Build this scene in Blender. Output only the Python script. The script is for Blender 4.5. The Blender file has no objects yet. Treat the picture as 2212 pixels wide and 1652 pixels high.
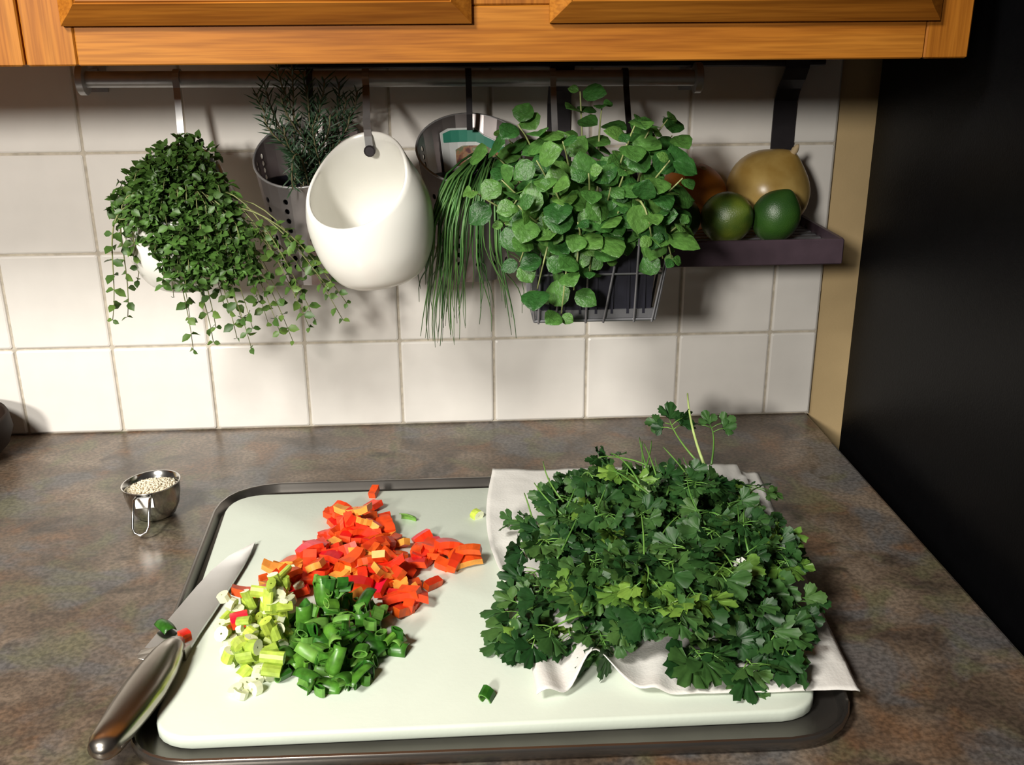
import bpy, math, random
from mathutils import Vector, Matrix, noise

# ------------------------------------------------------------------ camera, light, exposure
scene = bpy.context.scene
COL = scene.collection
PI = math.pi

cam_data = bpy.data.cameras.new('camera')
cam = bpy.data.objects.new('camera', cam_data)
COL.objects.link(cam)
CAM_POS = Vector((0.5068, -1.1405, 0.4632))
PITCH, YAW, ROLL = 0.34701, 0.05636, -0.0064
fw = Vector((math.sin(YAW) * math.cos(PITCH), math.cos(YAW) * math.cos(PITCH), -math.sin(PITCH)))
rt = Vector((math.cos(YAW), -math.sin(YAW), 0))
up = rt.cross(fw)
r2 = rt * math.cos(ROLL) + up * math.sin(ROLL)
u2 = -rt * math.sin(ROLL) + up * math.cos(ROLL)
cam.matrix_world = Matrix(((r2.x, u2.x, -fw.x, CAM_POS.x), (r2.y, u2.y, -fw.y, CAM_POS.y),
                           (r2.z, u2.z, -fw.z, CAM_POS.z), (0, 0, 0, 1)))
cam_data.sensor_fit = 'HORIZONTAL'
cam_data.sensor_width = 36.0
cam_data.lens = 36.0 * 2200.0 / 2212.0
cam_data.clip_start = 0.02
scene.camera = cam

world = bpy.data.worlds.new('room_ambience')
scene.world = world
world.use_nodes = True
bg = world.node_tree.nodes['Background']
bg.inputs[0].default_value = (1.0, 0.86, 0.80, 1)
bg.inputs[1].default_value = 0.05

# the kitchen's lamp: a soft spot in the room, up and to the left behind the photographer
key_d = bpy.data.lights.new('kitchen_lamp', 'SPOT')
key_d.energy = 225
key_d.color = (1.0, 0.95, 0.86)
key_d.shadow_soft_size = 0.15
key_d.spot_size = math.radians(46)
key_d.spot_blend = 1.0
key = bpy.data.objects.new('kitchen_lamp', key_d)
COL.objects.link(key)
key.location = (-0.47, -2.60, 0.98)
aim = Vector((0.22, -0.15, 0.06)) - key.location
key.rotation_euler = aim.to_track_quat('-Z', 'Y').to_euler()

# the room's ceiling fixture, above and behind the photographer; the wall cabinets keep its light off the upper tiles
ceil_d = bpy.data.lights.new('ceiling_fixture', 'AREA')
ceil_d.shape = 'DISK'
ceil_d.size = 0.45
ceil_d.energy = 42
ceil_d.color = (1.0, 0.96, 0.88)
ceil = bpy.data.objects.new('ceiling_fixture', ceil_d)
COL.objects.link(ceil)
ceil.location = (-0.45, -1.50, 1.45)
ceil.rotation_euler = (Vector((0.25, -0.35, 0.0)) - ceil.location).to_track_quat('-Z', 'Y').to_euler()

vs = scene.view_settings
vs.view_transform = 'Standard'
vs.look = 'None'
vs.gamma = 1.0
vs.use_curve_mapping = False
vs.exposure = 0.0
scene.cycles.caustics_reflective = False

# ------------------------------------------------------------------ helpers
rnd = random.Random(7)


def U(a, b):
    return rnd.uniform(a, b)


def mesh_from(name, verts, faces, mats, smooth=False, fmat=None):
    me = bpy.data.meshes.new(name)
    me.from_pydata([tuple(v) for v in verts], [], faces)
    if not isinstance(mats, (list, tuple)):
        mats = [mats]
    for m in mats:
        me.materials.append(m)
    if fmat:
        me.polygons.foreach_set('material_index', fmat)
    if smooth:
        me.polygons.foreach_set('use_smooth', [True] * len(me.polygons))
    me.update()
    return me


def put(name, me, parent=None, mw=None):
    o = bpy.data.objects.new(name, me)
    COL.objects.link(o)
    if mw is not None:
        o.matrix_basis = mw
    if parent is not None:
        o.parent = parent
        if parent.parent is None:
            o.matrix_parent_inverse = parent.matrix_basis.inverted()
        else:
            o.matrix_parent_inverse = (parent.parent.matrix_basis @ parent.matrix_parent_inverse.copy() @ parent.matrix_basis).inverted() \
                if False else Matrix.Identity(4)
    return o


def tag(o, label=None, cat=None, group=None, kind=None):
    if label: o['label'] = label
    if cat: o['category'] = cat
    if group: o['group'] = group
    if kind: o['kind'] = kind
    return o


def empty(name, loc, label, cat, group=None):
    o = bpy.data.objects.new(name, None)
    o.empty_display_size = 0.02
    COL.objects.link(o)
    o.location = loc
    o.matrix_basis = Matrix.Translation(loc)
    return tag(o, label, cat, group)


class MB:
    def __init__(s):
        s.v = []; s.f = []; s.m = []

    def add(s, verts, faces, mi=0):
        b = len(s.v)
        s.v += [Vector(x) for x in verts]
        s.f += [tuple(i + b for i in f) for f in faces]
        s.m += [mi] * len(faces)
        return s

    def box(s, x0, x1, y0, y1, z0, z1, mi=0, bev=0.0):
        if bev <= 0:
            v = [(x, y, z) for x in (x0, x1) for y in (y0, y1) for z in (z0, z1)]
            f = [(0, 1, 3, 2), (4, 6, 7, 5), (0, 4, 5, 1), (2, 3, 7, 6), (0, 2, 6, 4), (1, 5, 7, 3)]
            return s.add(v, f, mi)
        # chamfered box: three boxes' corners hull
        b = bev
        rings = []
        for (z, i) in ((z0, b), (z0 + b, 0), (z1 - b, 0), (z1, b)):
            xa, xb, ya, yb = x0 + i, x1 - i, y0 + i, y1 - i
            c = b
            rings.append([(xa + c, ya, z), (xb - c, ya, z), (xb, ya + c, z), (xb, yb - c, z),
                          (xb - c, yb, z), (xa + c, yb, z), (xa, yb - c, z), (xa, ya + c, z)])
        return s.rings(rings, True, True, mi)

    def rings(s, rings, cap0=False, cap1=False, mi=0, close=True):
        n = len(rings[0]); b = len(s.v)
        for r in rings: s.v += [Vector(x) for x in r]
        m = n if close else n - 1
        for k in range(len(rings) - 1):
            for i in range(m):
                j = (i + 1) % n
                s.f.append((b + k * n + i, b + k * n + j, b + (k + 1) * n + j, b + (k + 1) * n + i)); s.m.append(mi)
        if cap0: s.f.append(tuple(b + i for i in reversed(range(n)))); s.m.append(mi)
        if cap1: s.f.append(tuple(b + (len(rings) - 1) * n + i for i in range(n))); s.m.append(mi)
        return s

    def tube(s, pts, r, n=6, cap=True, mi=0, flat=None):
        pts = [Vector(p) for p in pts]
        rs = r if isinstance(r, (list, tuple)) else [r] * len(pts)
        t0 = (pts[1] - pts[0]).normalized()
        ref = Vector((0, 0, 1)) if abs(t0.z) < 0.9 else Vector((1, 0, 0))
        a = t0.cross(ref).normalized()
        out = []
        for i, p in enumerate(pts):
            if i == 0: t = t0
            elif i == len(pts) - 1: t = (pts[i] - pts[i - 1]).normalized()
            else: t = (pts[i + 1] - pts[i - 1]).normalized()
            a = (a - t * a.dot(t))
            a = a.normalized() if a.length > 1e-9 else t.orthogonal().normalized()
            b = t.cross(a)
            out.append([p + a * (math.cos(2 * PI * k / n) * rs[i]) + b * (math.sin(2 * PI * k / n) * rs[i]) for k in range(n)])
        return s.rings(out, cap, cap, mi)

    def strap(s, pts, w, t, axis=Vector((1, 0, 0)), mi=0):
        """flat bar swept along pts, wide along axis"""
        pts = [Vector(p) for p in pts]; out = []
        for i, p in enumerate(pts):
            if i == 0: d = pts[1] - pts[0]
            elif i == len(pts) - 1: d = pts[i] - pts[i - 1]
            else: d = (pts[i + 1] - pts[i]).normalized() + (pts[i] - pts[i - 1]).normalized()
            d.normalize(); nrm = axis.cross(d).normalized()
            ww = w[i] if isinstance(w, (list, tuple)) else w
            out.append([p + axis * ww / 2 + nrm * t / 2, p - axis * ww / 2 + nrm * t / 2,
                        p - axis * ww / 2 - nrm * t / 2, p + axis * ww / 2 - nrm * t / 2])
        return s.rings(out, True, True, mi)

    def lathe(s, prof, c=(0, 0, 0), n=32, mi=0, cap0=False, cap1=False):
        c = Vector(c)
        rings = [[c + Vector((r * math.cos(2 * PI * k / n), r * math.sin(2 * PI * k / n), z)) for k in range(n)] for r, z in prof]
        return s.rings(rings, cap0, cap1, mi)

    def inst(s, verts, faces, M, mi=0):
        return s.add([M @ v for v in verts], faces, mi)

    def mesh(s, name, mats, smooth=False):
        return mesh_from(name, s.v, s.f, mats, smooth, s.m)

    def obj(s, name, mats, parent=None, smooth=False):
        return put(name, s.mesh(name, mats, smooth), parent)


def auto_smooth(o, deg=35):
    me = o.data
    me.polygons.foreach_set('use_smooth', [True] * len(me.polygons))
    try:
        me.set_sharp_from_angle(angle=math.radians(deg))
    except Exception:
        pass
    return o


def bez(p0, p1, p2, p3, n):
    out = []
    for i in range(n + 1):
        t = i / n; u = 1 - t
        out.append(p0 * u ** 3 + p1 * (3 * u * u * t) + p2 * (3 * u * t * t) + p3 * t ** 3)
    return out


def frame(loc, d, nrm, s=1.0):
    """local +Y along d, local +Z near nrm"""
    y = d.normalized()
    x = y.cross(nrm)
    x = x.normalized() if x.length > 1e-6 else y.orthogonal().normalized()
    z = x.cross(y)
    return Matrix(((x.x * s, y.x * s, z.x * s, loc.x), (x.y * s, y.y * s, z.y * s, loc.y),
                   (x.z * s, y.z * s, z.z * s, loc.z), (0, 0, 0, 1)))


def inside(p, poly):
    x, y = p; c = False; n = len(poly); j = n - 1
    for i in range(n):
        xi, yi = poly[i]; xj, yj = poly[j]
        if (yi > y) != (yj > y) and x < (xj - xi) * (y - yi) / (yj - yi) + xi: c = not c
        j = i
    return c


def rounded_quad(c, r, n=6):
    """rounded polygon outline from corner list (counter-clockwise), radius per corner"""
    out = []; m = len(c)
    for i in range(m):
        p = Vector(c[i]); a = (Vector(c[i - 1]) - p).normalized(); b = (Vector(c[(i + 1) % m]) - p).normalized()
        ri = r[i] if isinstance(r, (list, tuple)) else r
        p0, p1 = p + a * ri, p + b * ri
        for k in range(n + 1):
            t = k / n
            # quadratic-ish arc
            q = p0 * (1 - t) ** 2 + (p * 0.86 + (p0 + p1) * 0.07) * 2 * t * (1 - t) + p1 * t * t
            out.append((q.x, q.y))
    return out


def inset_poly(poly, d):
    n = len(poly); out = []
    for i in range(n):
        p = Vector(poly[i]); a = Vector(poly[i - 1]); b = Vector(poly[(i + 1) % n])
        t = (b - a).normalized(); nn = Vector((-t.y, t.x))   # left normal = inwards for ccw
        q = p + nn * d
        out.append((q.x, q.y))
    return out


# ------------------------------------------------------------------ materials
def new_mat(name):
    m = bpy.data.materials.new(name); m.use_nodes = True
    return m, m.node_tree, m.node_tree.nodes['Principled BSDF']


def N(nt, t, **k):
    n = nt.nodes.new(t)
    for a, b in k.items(): setattr(n, a, b)
    return n


def ramp(nt, stops):
    r = N(nt, 'ShaderNodeValToRGB'); e = r.color_ramp.elements
    while len(e) < len(stops): e.new(0.5)
    for i, (p, c) in enumerate(stops):
        e[i].position = p; e[i].color = (*c, 1)
    return r


def simple(name, col, rough=0.5, metal=0.0, var=0.0, scale=60, bump=0.0, bscale=200, spec=None, coat=0.0, objvar=0.0, transl=0.0):
    m, nt, b = new_mat(name)
    b.inputs['Roughness'].default_value = rough
    b.inputs['Metallic'].default_value = metal
    if spec is not None: b.inputs['Specular IOR Level'].default_value = spec
    if coat: b.inputs['Coat Weight'].default_value = coat; b.inputs['Coat Roughness'].default_value = 0.1
    b.inputs['Base Color'].default_value = (*col, 1)
    tc = N(nt, 'ShaderNodeTexCoord')
    src = None
    if var > 0:
        no = N(nt, 'ShaderNodeTexNoise'); no.inputs['Scale'].default_value = scale; no.inputs['Detail'].default_value = 4
        nt.links.new(tc.outputs['Object'], no.inputs['Vector'])
        r = ramp(nt, [(0.3, tuple(c * (1 - var) for c in col)), (0.7, tuple(min(1, c * (1 + var)) for c in col))])
        nt.links.new(no.outputs['Fac'], r.inputs['Fac']); src = r.outputs['Color']
    if objvar > 0:
        oi = N(nt, 'ShaderNodeObjectInfo')
        hs = N(nt, 'ShaderNodeHueSaturation')
        mr = N(nt, 'ShaderNodeMapRange'); mr.inputs['To Min'].default_value = 1 - objvar; mr.inputs['To Max'].default_value = 1 + objvar
        nt.links.new(oi.outputs['Random'], mr.inputs['Value']); nt.links.new(mr.outputs['Result'], hs.inputs['Value'])
        mr2 = N(nt, 'ShaderNodeMapRange'); mr2.inputs['To Min'].default_value = 0.5 + objvar * 0.05; mr2.inputs['To Max'].default_value = 0.5 - objvar * 0.05
        nt.links.new(oi.outputs['Random'], mr2.inputs['Value']); nt.links.new(mr2.outputs['Result'], hs.inputs['Hue'])
        if src: nt.links.new(src, hs.inputs['Color'])
        else: hs.inputs['Color'].default_value = (*col, 1)
        src = hs.outputs['Color']
    if src: nt.links.new(src, b.inputs['Base Color'])
    if bump > 0:
        nb = N(nt, 'ShaderNodeTexNoise'); nb.inputs['Scale'].default_value = bscale; nb.inputs['Detail'].default_value = 3
        nt.links.new(tc.outputs['Object'], nb.inputs['Vector'])
        bp = N(nt, 'ShaderNodeBump'); bp.inputs['Strength'].default_value = bump; bp.inputs['Distance'].default_value = 0.002
        nt.links.new(nb.outputs['Fac'], bp.inputs['Height']); nt.links.new(bp.outputs['Normal'], b.inputs['Normal'])
    if transl > 0:
        tr = N(nt, 'ShaderNodeBsdfTranslucent'); mx = N(nt, 'ShaderNodeMixShader'); mx.inputs[0].default_value = transl
        if src: nt.links.new(src, tr.inputs['Color'])
        else: tr.inputs['Color'].default_value = (*col, 1)
        out = nt.nodes['Material Output']
        nt.links.new(b.outputs[0], mx.inputs[1]); nt.links.new(tr.outputs[0], mx.inputs[2]); nt.links.new(mx.outputs[0], out.inputs['Surface'])
    return m


def wood(name, axis):
    m, nt, b = new_mat(name)
    tc = N(nt, 'ShaderNodeTexCoord'); mp = N(nt, 'ShaderNodeMapping')
    s = [34, 34, 34]; s[axis] = 2.6
    mp.inputs['Scale'].default_value = s
    nt.links.new(tc.outputs['Object'], mp.inputs['Vector'])
    n1 = N(nt, 'ShaderNodeTexNoise'); n1.inputs['Scale'].default_value = 1.0; n1.inputs['Detail'].default_value = 5; n1.inputs['Distortion'].default_value = 0.9
    nt.links.new(mp.outputs[0], n1.inputs['Vector'])
    mp2 = N(nt, 'ShaderNodeMapping'); s2 = [420, 420, 420]; s2[axis] = 14
    mp2.inputs['Scale'].default_value = s2
    nt.links.new(tc.outputs['Object'], mp2.inputs['Vector'])
    n2 = N(nt, 'ShaderNodeTexNoise'); n2.inputs['Scale'].default_value = 1.0; n2.inputs['Detail'].default_value = 2
    nt.links.new(mp2.outputs[0], n2.inputs['Vector'])
    r1 = ramp(nt, [(0.25, (0.27, 0.083, 0.008)), (0.5, (0.40, 0.140, 0.014)), (0.75, (0.50, 0.20, 0.026))])
    nt.links.new(n1.outputs['Fac'], r1.inputs['Fac'])
    r2_ = ramp(nt, [(0.35, (0.62, 0.55, 0.45)), (0.6, (1, 1, 1))])
    nt.links.new(n2.outputs['Fac'], r2_.inputs['Fac'])
    mx = N(nt, 'ShaderNodeMix', data_type='RGBA', blend_type='MULTIPLY'); mx.inputs[0].default_value = 0.7
    nt.links.new(r1.outputs[0], mx.inputs[6]); nt.links.new(r2_.outputs[0], mx.inputs[7])
    nt.links.new(mx.outputs[2], b.inputs['Base Color'])
    b.inputs['Roughness'].default_value = 0.5
    b.inputs['Specular IOR Level'].default_value = 0.25
    return m


def counter_mat():
    m, nt, b = new_mat('laminate_stone_print')
    tc = N(nt, 'ShaderNodeTexCoord')
    def noi(scale, det, seed, dist=0.0):
        mp = N(nt, 'ShaderNodeMapping'); mp.inputs['Location'].default_value = (seed * 3.1, seed * 1.7, seed)
        nt.links.new(tc.outputs['Object'], mp.inputs['Vector'])
        n = N(nt, 'ShaderNodeTexNoise'); n.inputs['Scale'].default_value = scale; n.inputs['Detail'].default_value = det
        n.inputs['Distortion'].default_value = dist
        nt.links.new(mp.outputs[0], n.inputs['Vector']); return n.outputs['Fac']
    base = ramp(nt, [(0.32, (0.070, 0.050, 0.037)), (0.5, (0.128, 0.093, 0.066)), (0.68, (0.205, 0.158, 0.118))])
    nt.links.new(noi(14, 6, 1, 0.6), base.inputs['Fac'])
    cur = base.outputs[0]
    for (col, sc, lo, hi, seed) in (((0.155, 0.082, 0.042), 17, 0.52, 0.66, 3), ((0.110, 0.112, 0.116), 13, 0.50, 0.63, 5),
                                    ((0.125, 0.122, 0.066), 19, 0.52, 0.66, 8), ((0.045, 0.034, 0.027), 22, 0.56, 0.70, 11)):
        r = ramp(nt, [(lo, (0, 0, 0)), (hi, (0.75, 0.75, 0.75))])
        nt.links.new(noi(sc, 5, seed, 0.8), r.inputs['Fac'])
        mx = N(nt, 'ShaderNodeMix', data_type='RGBA'); nt.links.new(r.outputs[0], mx.inputs[0])
        nt.links.new(cur, mx.inputs[6]); mx.inputs[7].default_value = (*col, 1); cur = mx.outputs[2]
    sp = ramp(nt, [(0.38, (0.62, 0.62, 0.62)), (0.62, (1.3, 1.3, 1.3))])
    nt.links.new(noi(260, 3, 2), sp.inputs['Fac'])
    mx = N(nt, 'ShaderNodeMix', data_type='RGBA', blend_type='MULTIPLY'); mx.inputs[0].default_value = 0.8
    nt.links.new(cur, mx.inputs[6]); nt.links.new(sp.outputs[0], mx.inputs[7])
    nt.links.new(mx.outputs[2], b.inputs['Base Color'])
    b.inputs['Roughness'].default_value = 0.34
    return m


def fruit(name, c0, c1, rough, scale=14, bump=0.15, bscale=900):
    m, nt, b = new_mat(name)
    tc = N(nt, 'ShaderNodeTexCoord')
    n = N(nt, 'ShaderNodeTexNoise'); n.inputs['Scale'].default_value = scale; n.inputs['Detail'].default_value = 4
    nt.links.new(tc.outputs['Object'], n.inputs['Vector'])
    r = ramp(nt, [(0.35, c0), (0.65, c1)]); nt.links.new(n.outputs['Fac'], r.inputs['Fac'])
    nt.links.new(r.outputs[0], b.inputs['Base Color'])
    nb = N(nt, 'ShaderNodeTexNoise'); nb.inputs['Scale'].default_value = bscale
    nt.links.new(tc.outputs['Object'], nb.inputs['Vector'])
    bp = N(nt, 'ShaderNodeBump'); bp.inputs['Strength'].default_value = bump; bp.inputs['Distance'].default_value = 0.001
    nt.links.new(nb.outputs['Fac'], bp.inputs['Height']); nt.links.new(bp.outputs['Normal'], b.inputs['Normal'])
    b.inputs['Roughness'].default_value = rough
    return m


M = {}
M['tile'] = simple('glazed_tile', (0.83, 0.80, 0.76), 0.22, var=0.025, scale=30, bump=0.03, bscale=40, objvar=0.02)
M['grout'] = simple('grout', (0.52, 0.47, 0.39), 0.9, var=0.2, scale=120)
M['paint'] = simple('beige_paint', (0.60, 0.44, 0.23), 0.8, var=0.05, scale=20, bump=0.1, bscale=400)
M['floor'] = simple('dark_floor', (0.05, 0.04, 0.035), 0.6, var=0.2)
M['counter'] = counter_mat()
M['oak_x'] = wood('oak_grain_across', 0)
M['oak_z'] = wood('oak_grain_upright', 2)
M['fridge'] = simple('black_enamel', (0.003, 0.003, 0.0035), 0.38, var=0.1, bump=0.08, bscale=500, spec=0.12)
M['gasket'] = simple('rubber', (0.01, 0.01, 0.01), 0.8, var=0.1)
M['steel'] = simple('brushed_steel', (0.46, 0.46, 0.47), 0.36, 0.55, var=0.08, scale=90)
M['steel_bright'] = simple('polished_steel', (0.66, 0.65, 0.63), 0.16, 1.0, var=0.04)
M['steel_cup'] = simple('satin_steel', (0.36, 0.325, 0.325), 0.38, 0.85, var=0.06)
M['dark_metal'] = simple('dark_metal', (0.045, 0.04, 0.045), 0.4, 0.6, var=0.15)
M['shelf_metal'] = simple('plum_grey_metal', (0.075, 0.05, 0.065), 0.42, 0.35, var=0.12)
M['wire'] = simple('grey_wire', (0.26, 0.26, 0.28), 0.4, 0.7, var=0.1)
M['ceramic'] = simple('white_ceramic', (0.88, 0.87, 0.82), 0.25, var=0.015, scale=15)
M['black_plastic'] = simple('black_plastic', (0.012, 0.012, 0.02), 0.45, var=0.15)
M['soil'] = simple('potting_soil', (0.03, 0.02, 0.014), 0.95, var=0.5, scale=300, bump=0.8, bscale=500)
M['tray'] = simple('tray_metal', (0.20, 0.185, 0.17), 0.24, 0.9, var=0.12, scale=20)
M['board'] = simple('white_board_plastic', (0.64, 0.70, 0.61), 0.42, var=0.02, scale=25, bump=0.05, bscale=260)
M['towel'] = simple('paper_towel', (0.86, 0.84, 0.80), 0.95, var=0.02, bump=0.16, bscale=420, transl=0.12)
M['seed'] = simple('pale_grain', (0.86, 0.77, 0.60), 0.7, var=0.12, scale=400)
M['crock'] = simple('brown_glaze', (0.022, 0.013, 0.009), 0.6, var=0.2, spec=0.15)
M['knife_handle'] = simple('satin_knife_steel', (0.40, 0.37, 0.33), 0.26, 1.0, var=0.06)
M['knife_blade'] = simple('blade_steel', (0.62, 0.62, 0.62), 0.2, 1.0, var=0.03)
M['pep_skin'] = simple('pepper_skin', (0.68, 0.014, 0.010), 0.28, var=0.12, scale=120, objvar=0.18)
M['pep_flesh'] = simple('pepper_flesh', (0.80, 0.070, 0.010), 0.38, var=0.2, scale=160, objvar=0.16)
M['pep_pale'] = simple('pepper_rib', (0.88, 0.36, 0.06), 0.4, var=0.15, scale=160, objvar=0.1)
M['sc_dark'] = simple('scallion_green', (0.060, 0.20, 0.020), 0.32, var=0.35, scale=160, objvar=0.35, transl=0.12)
M['sc_dark_in'] = simple('scallion_green_inside', (0.13, 0.30, 0.05), 0.4, var=0.2, scale=160, objvar=0.2)
M['sc_light'] = simple('scallion_pale', (0.40, 0.53, 0.07), 0.35, var=0.25, scale=160, objvar=0.22)
M['sc_white'] = simple('scallion_white', (0.80, 0.84, 0.58), 0.35, var=0.1, scale=160, objvar=0.08)
M['mint'] = simple('mint_leaf', (0.066, 0.185, 0.036), 0.42, var=0.3, scale=160, objvar=0.45, bump=0.5, bscale=330, transl=0.22)
M['mint_stem'] = simple('mint_stem', (0.30, 0.34, 0.13), 0.5, var=0.15)
M['thyme'] = simple('thyme_leaf', (0.098, 0.195, 0.036), 0.45, var=0.5, scale=70, objvar=0.3, transl=0.15)
M['thyme_stem'] = simple('thyme_stem', (0.22, 0.24, 0.09), 0.55, var=0.2)
M['rosemary'] = simple('rosemary_needle', (0.028, 0.075, 0.032), 0.5, var=0.4, scale=90, transl=0.1)
M['rosemary_stem'] = simple('rosemary_stem', (0.16, 0.14, 0.07), 0.6, var=0.2)
M['chive'] = simple('chive_blade', (0.070, 0.175, 0.045), 0.4, var=0.3, scale=60, objvar=0.35)
M['cil'] = simple('cilantro_leaf', (0.038, 0.112, 0.025), 0.48, var=0.25, scale=130, objvar=0.5, transl=0.18)
M['cil_light'] = simple('cilantro_leaf_young', (0.15, 0.29, 0.045), 0.38, var=0.2, scale=130, objvar=0.25, transl=0.2)
M['cil_stem'] = simple('cilantro_stem', (0.12, 0.27, 0.05), 0.4, var=0.2, objvar=0.2)
M['cil_stem_pale'] = simple('cilantro_stem_pale', (0.45, 0.58, 0.20), 0.4, var=0.15)
M['flower'] = simple('white_petal', (0.85, 0.88, 0.80), 0.6, var=0.03)
M['onion'] = fruit('onion_skin', (0.40, 0.245, 0.060), (0.60, 0.42, 0.14), 0.30, 26, 0.05, 200)
M['onion_tip'] = simple('onion_dry_tip', (0.55, 0.42, 0.25), 0.8, var=0.2)
M['lime'] = fruit('lime_skin', (0.014, 0.050, 0.010), (0.030, 0.085, 0.012), 0.36, 20, 0.3)
M['lime_yellow'] = fruit('lime_skin_ripening', (0.030, 0.075, 0.012), (0.15, 0.18, 0.018), 0.36, 22, 0.3)
M['orange'] = fruit('orange_skin', (0.52, 0.16, 0.014), (0.64, 0.22, 0.022), 0.5, 10, 0.5, 1100)
M['card'] = simple('card_white', (0.62, 0.64, 0.64), 0.6, var=0.03)
M['card_green'] = simple('card_green', (0.03, 0.22, 0.15), 0.6, var=0.1)


def picture_mat():
    m, nt, b = new_mat('card_picture')
    tc = N(nt, 'ShaderNodeTexCoord'); n = N(nt, 'ShaderNodeTexNoise'); n.inputs['Scale'].default_value = 110; n.inputs['Detail'].default_value = 2
    nt.links.new(tc.outputs['Object'], n.inputs['Vector'])
    r = ramp(nt, [(0.32, (0.10, 0.03, 0.03)), (0.45, (0.32, 0.16, 0.08)), (0.55, (0.12, 0.17, 0.09)), (0.68, (0.45, 0.36, 0.25))])
    nt.links.new(n.outputs['Fac'], r.inputs['Fac']); nt.links.new(r.outputs[0], b.inputs['Base Color'])
    b.inputs['Roughness'].default_value = 0.6
    return m


M['card_pic'] = picture_mat()

# ------------------------------------------------------------------ the setting
wall = MB().box(-1.2, 2.2, 0.009, 0.12, -0.91, 1.6).obj('wall_back', M['paint'])
tag(wall, 'beige painted kitchen wall behind the white tiles', kind='structure')
MB().box(-0.345, 0.9365, 0.0025, 0.009, -0.001, 0.55).obj('grout_bed', M['grout'], wall)

P = 0.11
ROWS = [(0.0, 0.1047)] + [(0.1047 + P * k, 0.1047 + P * (k + 1)) for k in range(4)]


def tile_mesh(w, h, seed):
    g = 0.0012
    b = MB(); x0, x1, z0, z1 = g, w - g, g, h - g
    prof = ((0.0, 0.009), (0.0, 0.0022), (0.0006, 0.0008), (0.0022, 0.0), )
    rings = []
    for ins, y in prof:
        c = 0.0016
        xa, xb, za, zb = x0 + ins, x1 - ins, z0 + ins, z1 - ins
        rings.append([(xa + c, y, za), (xb - c, y, za), (xb, y, za + c), (xb, y, zb - c), (xb - c, y, zb), (xa + c, y, zb), (xa, y, zb - c), (xa, y, za + c)])
    b.rings(rings, False, True)
    return b.mesh('tile', M['tile'], False)


tile_cache = {}
for (z0, z1) in ROWS:
    for i in range(-3, 9):
        x0 = i * P; x1 = min((i + 1) * P, 0.937)
        key_ = (round(x1 - x0, 4), round(z1 - z0, 4))
        if key_ not in tile_cache: tile_cache[key_] = tile_mesh(x1 - x0, z1 - z0, 1)
        T = Matrix.Translation((x0, U(0, 0.0004), z0)) @ Matrix.Rotation(U(-0.004, 0.004), 4, 'X') @ Matrix.Rotation(U(-0.004, 0.004), 4, 'Z')
        put('tile', tile_cache[key_], wall, T)

fl = MB().box(-1.2, 2.2, -2.2, 0.12, -0.95, -0.91).obj('floor', M['floor'])
tag(fl, 'dark kitchen floor below the counter', kind='structure')

# countertop
ct = MB()
prof = [(0.0, -0.038), (0.0, -0.004), (0.0015, -0.001), (0.004, 0.0)]
rings = []
for ins, z in prof:
    rings.append([(-0.9, -0.645 + ins, z), (0.935 - ins, -0.645 + ins, z), (0.935 - ins, 0.0025, z), (-0.9, 0.0025, z)])
ct.rings(rings, True, True)
c_o = ct.obj('countertop', M['counter'])
tag(c_o, 'mottled brown and grey laminate countertop below the tiles', 'countertop')
bc = MB().box(-0.9, 0.915, -0.60, 0.008, -0.91, -0.038).obj('base_cabinet', M['oak_z'])
tag(bc, 'oak base cabinet under the countertop', kind='structure')

# ------------------------------------------------------------------ refrigerator
fr = empty('refrigerator', (1.33, -0.38, -0.91), 'tall black refrigerator side beyond the countertop end', 'refrigerator')
MB().box(0.965, 1.70, -0.66, -0.03, -0.90, 0.86, bev=0.004).obj('body', M['fridge'], fr)
MB().box(0.975, 1.69, -0.672, -0.66, -0.84, 0.85).obj('gasket', M['gasket'], fr)
for za, zb in ((-0.86, 0.30), (0.308, 0.86)):
    d = MB().box(0.965, 1.70, -0.735, -0.672, za, zb, bev=0.006).obj('door', M['fridge'], fr)
    MB().tube([(1.03, -0.735, za + 0.1), (1.03, -0.775, za + 0.12), (1.03, -0.775, zb - 0.12), (1.03, -0.735, zb - 0.1)], 0.009, 8).obj('handle', M['gasket'], d)
for x in (1.0, 1.66):
    for y in (-0.62, -0.07):
        MB().lathe([(0.018, -0.91), (0.018, -0.90)], (x, y, 0), 10, cap0=True, cap1=True).obj('foot', M['gasket'], fr)


# ------------------------------------------------------------------ upper cabinets
def rect_rings(mb, x0, x1, z0, z1, prof, yb):
    rings = [[(x0 + i, yb - d, z0 + i), (x1 - i, yb - d, z0 + i), (x1 - i, yb - d, z1 - i), (x0 + i, yb - d, z1 - i)] for i, d in prof]
    mb.rings(rings, False, True)
    return mb


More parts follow.
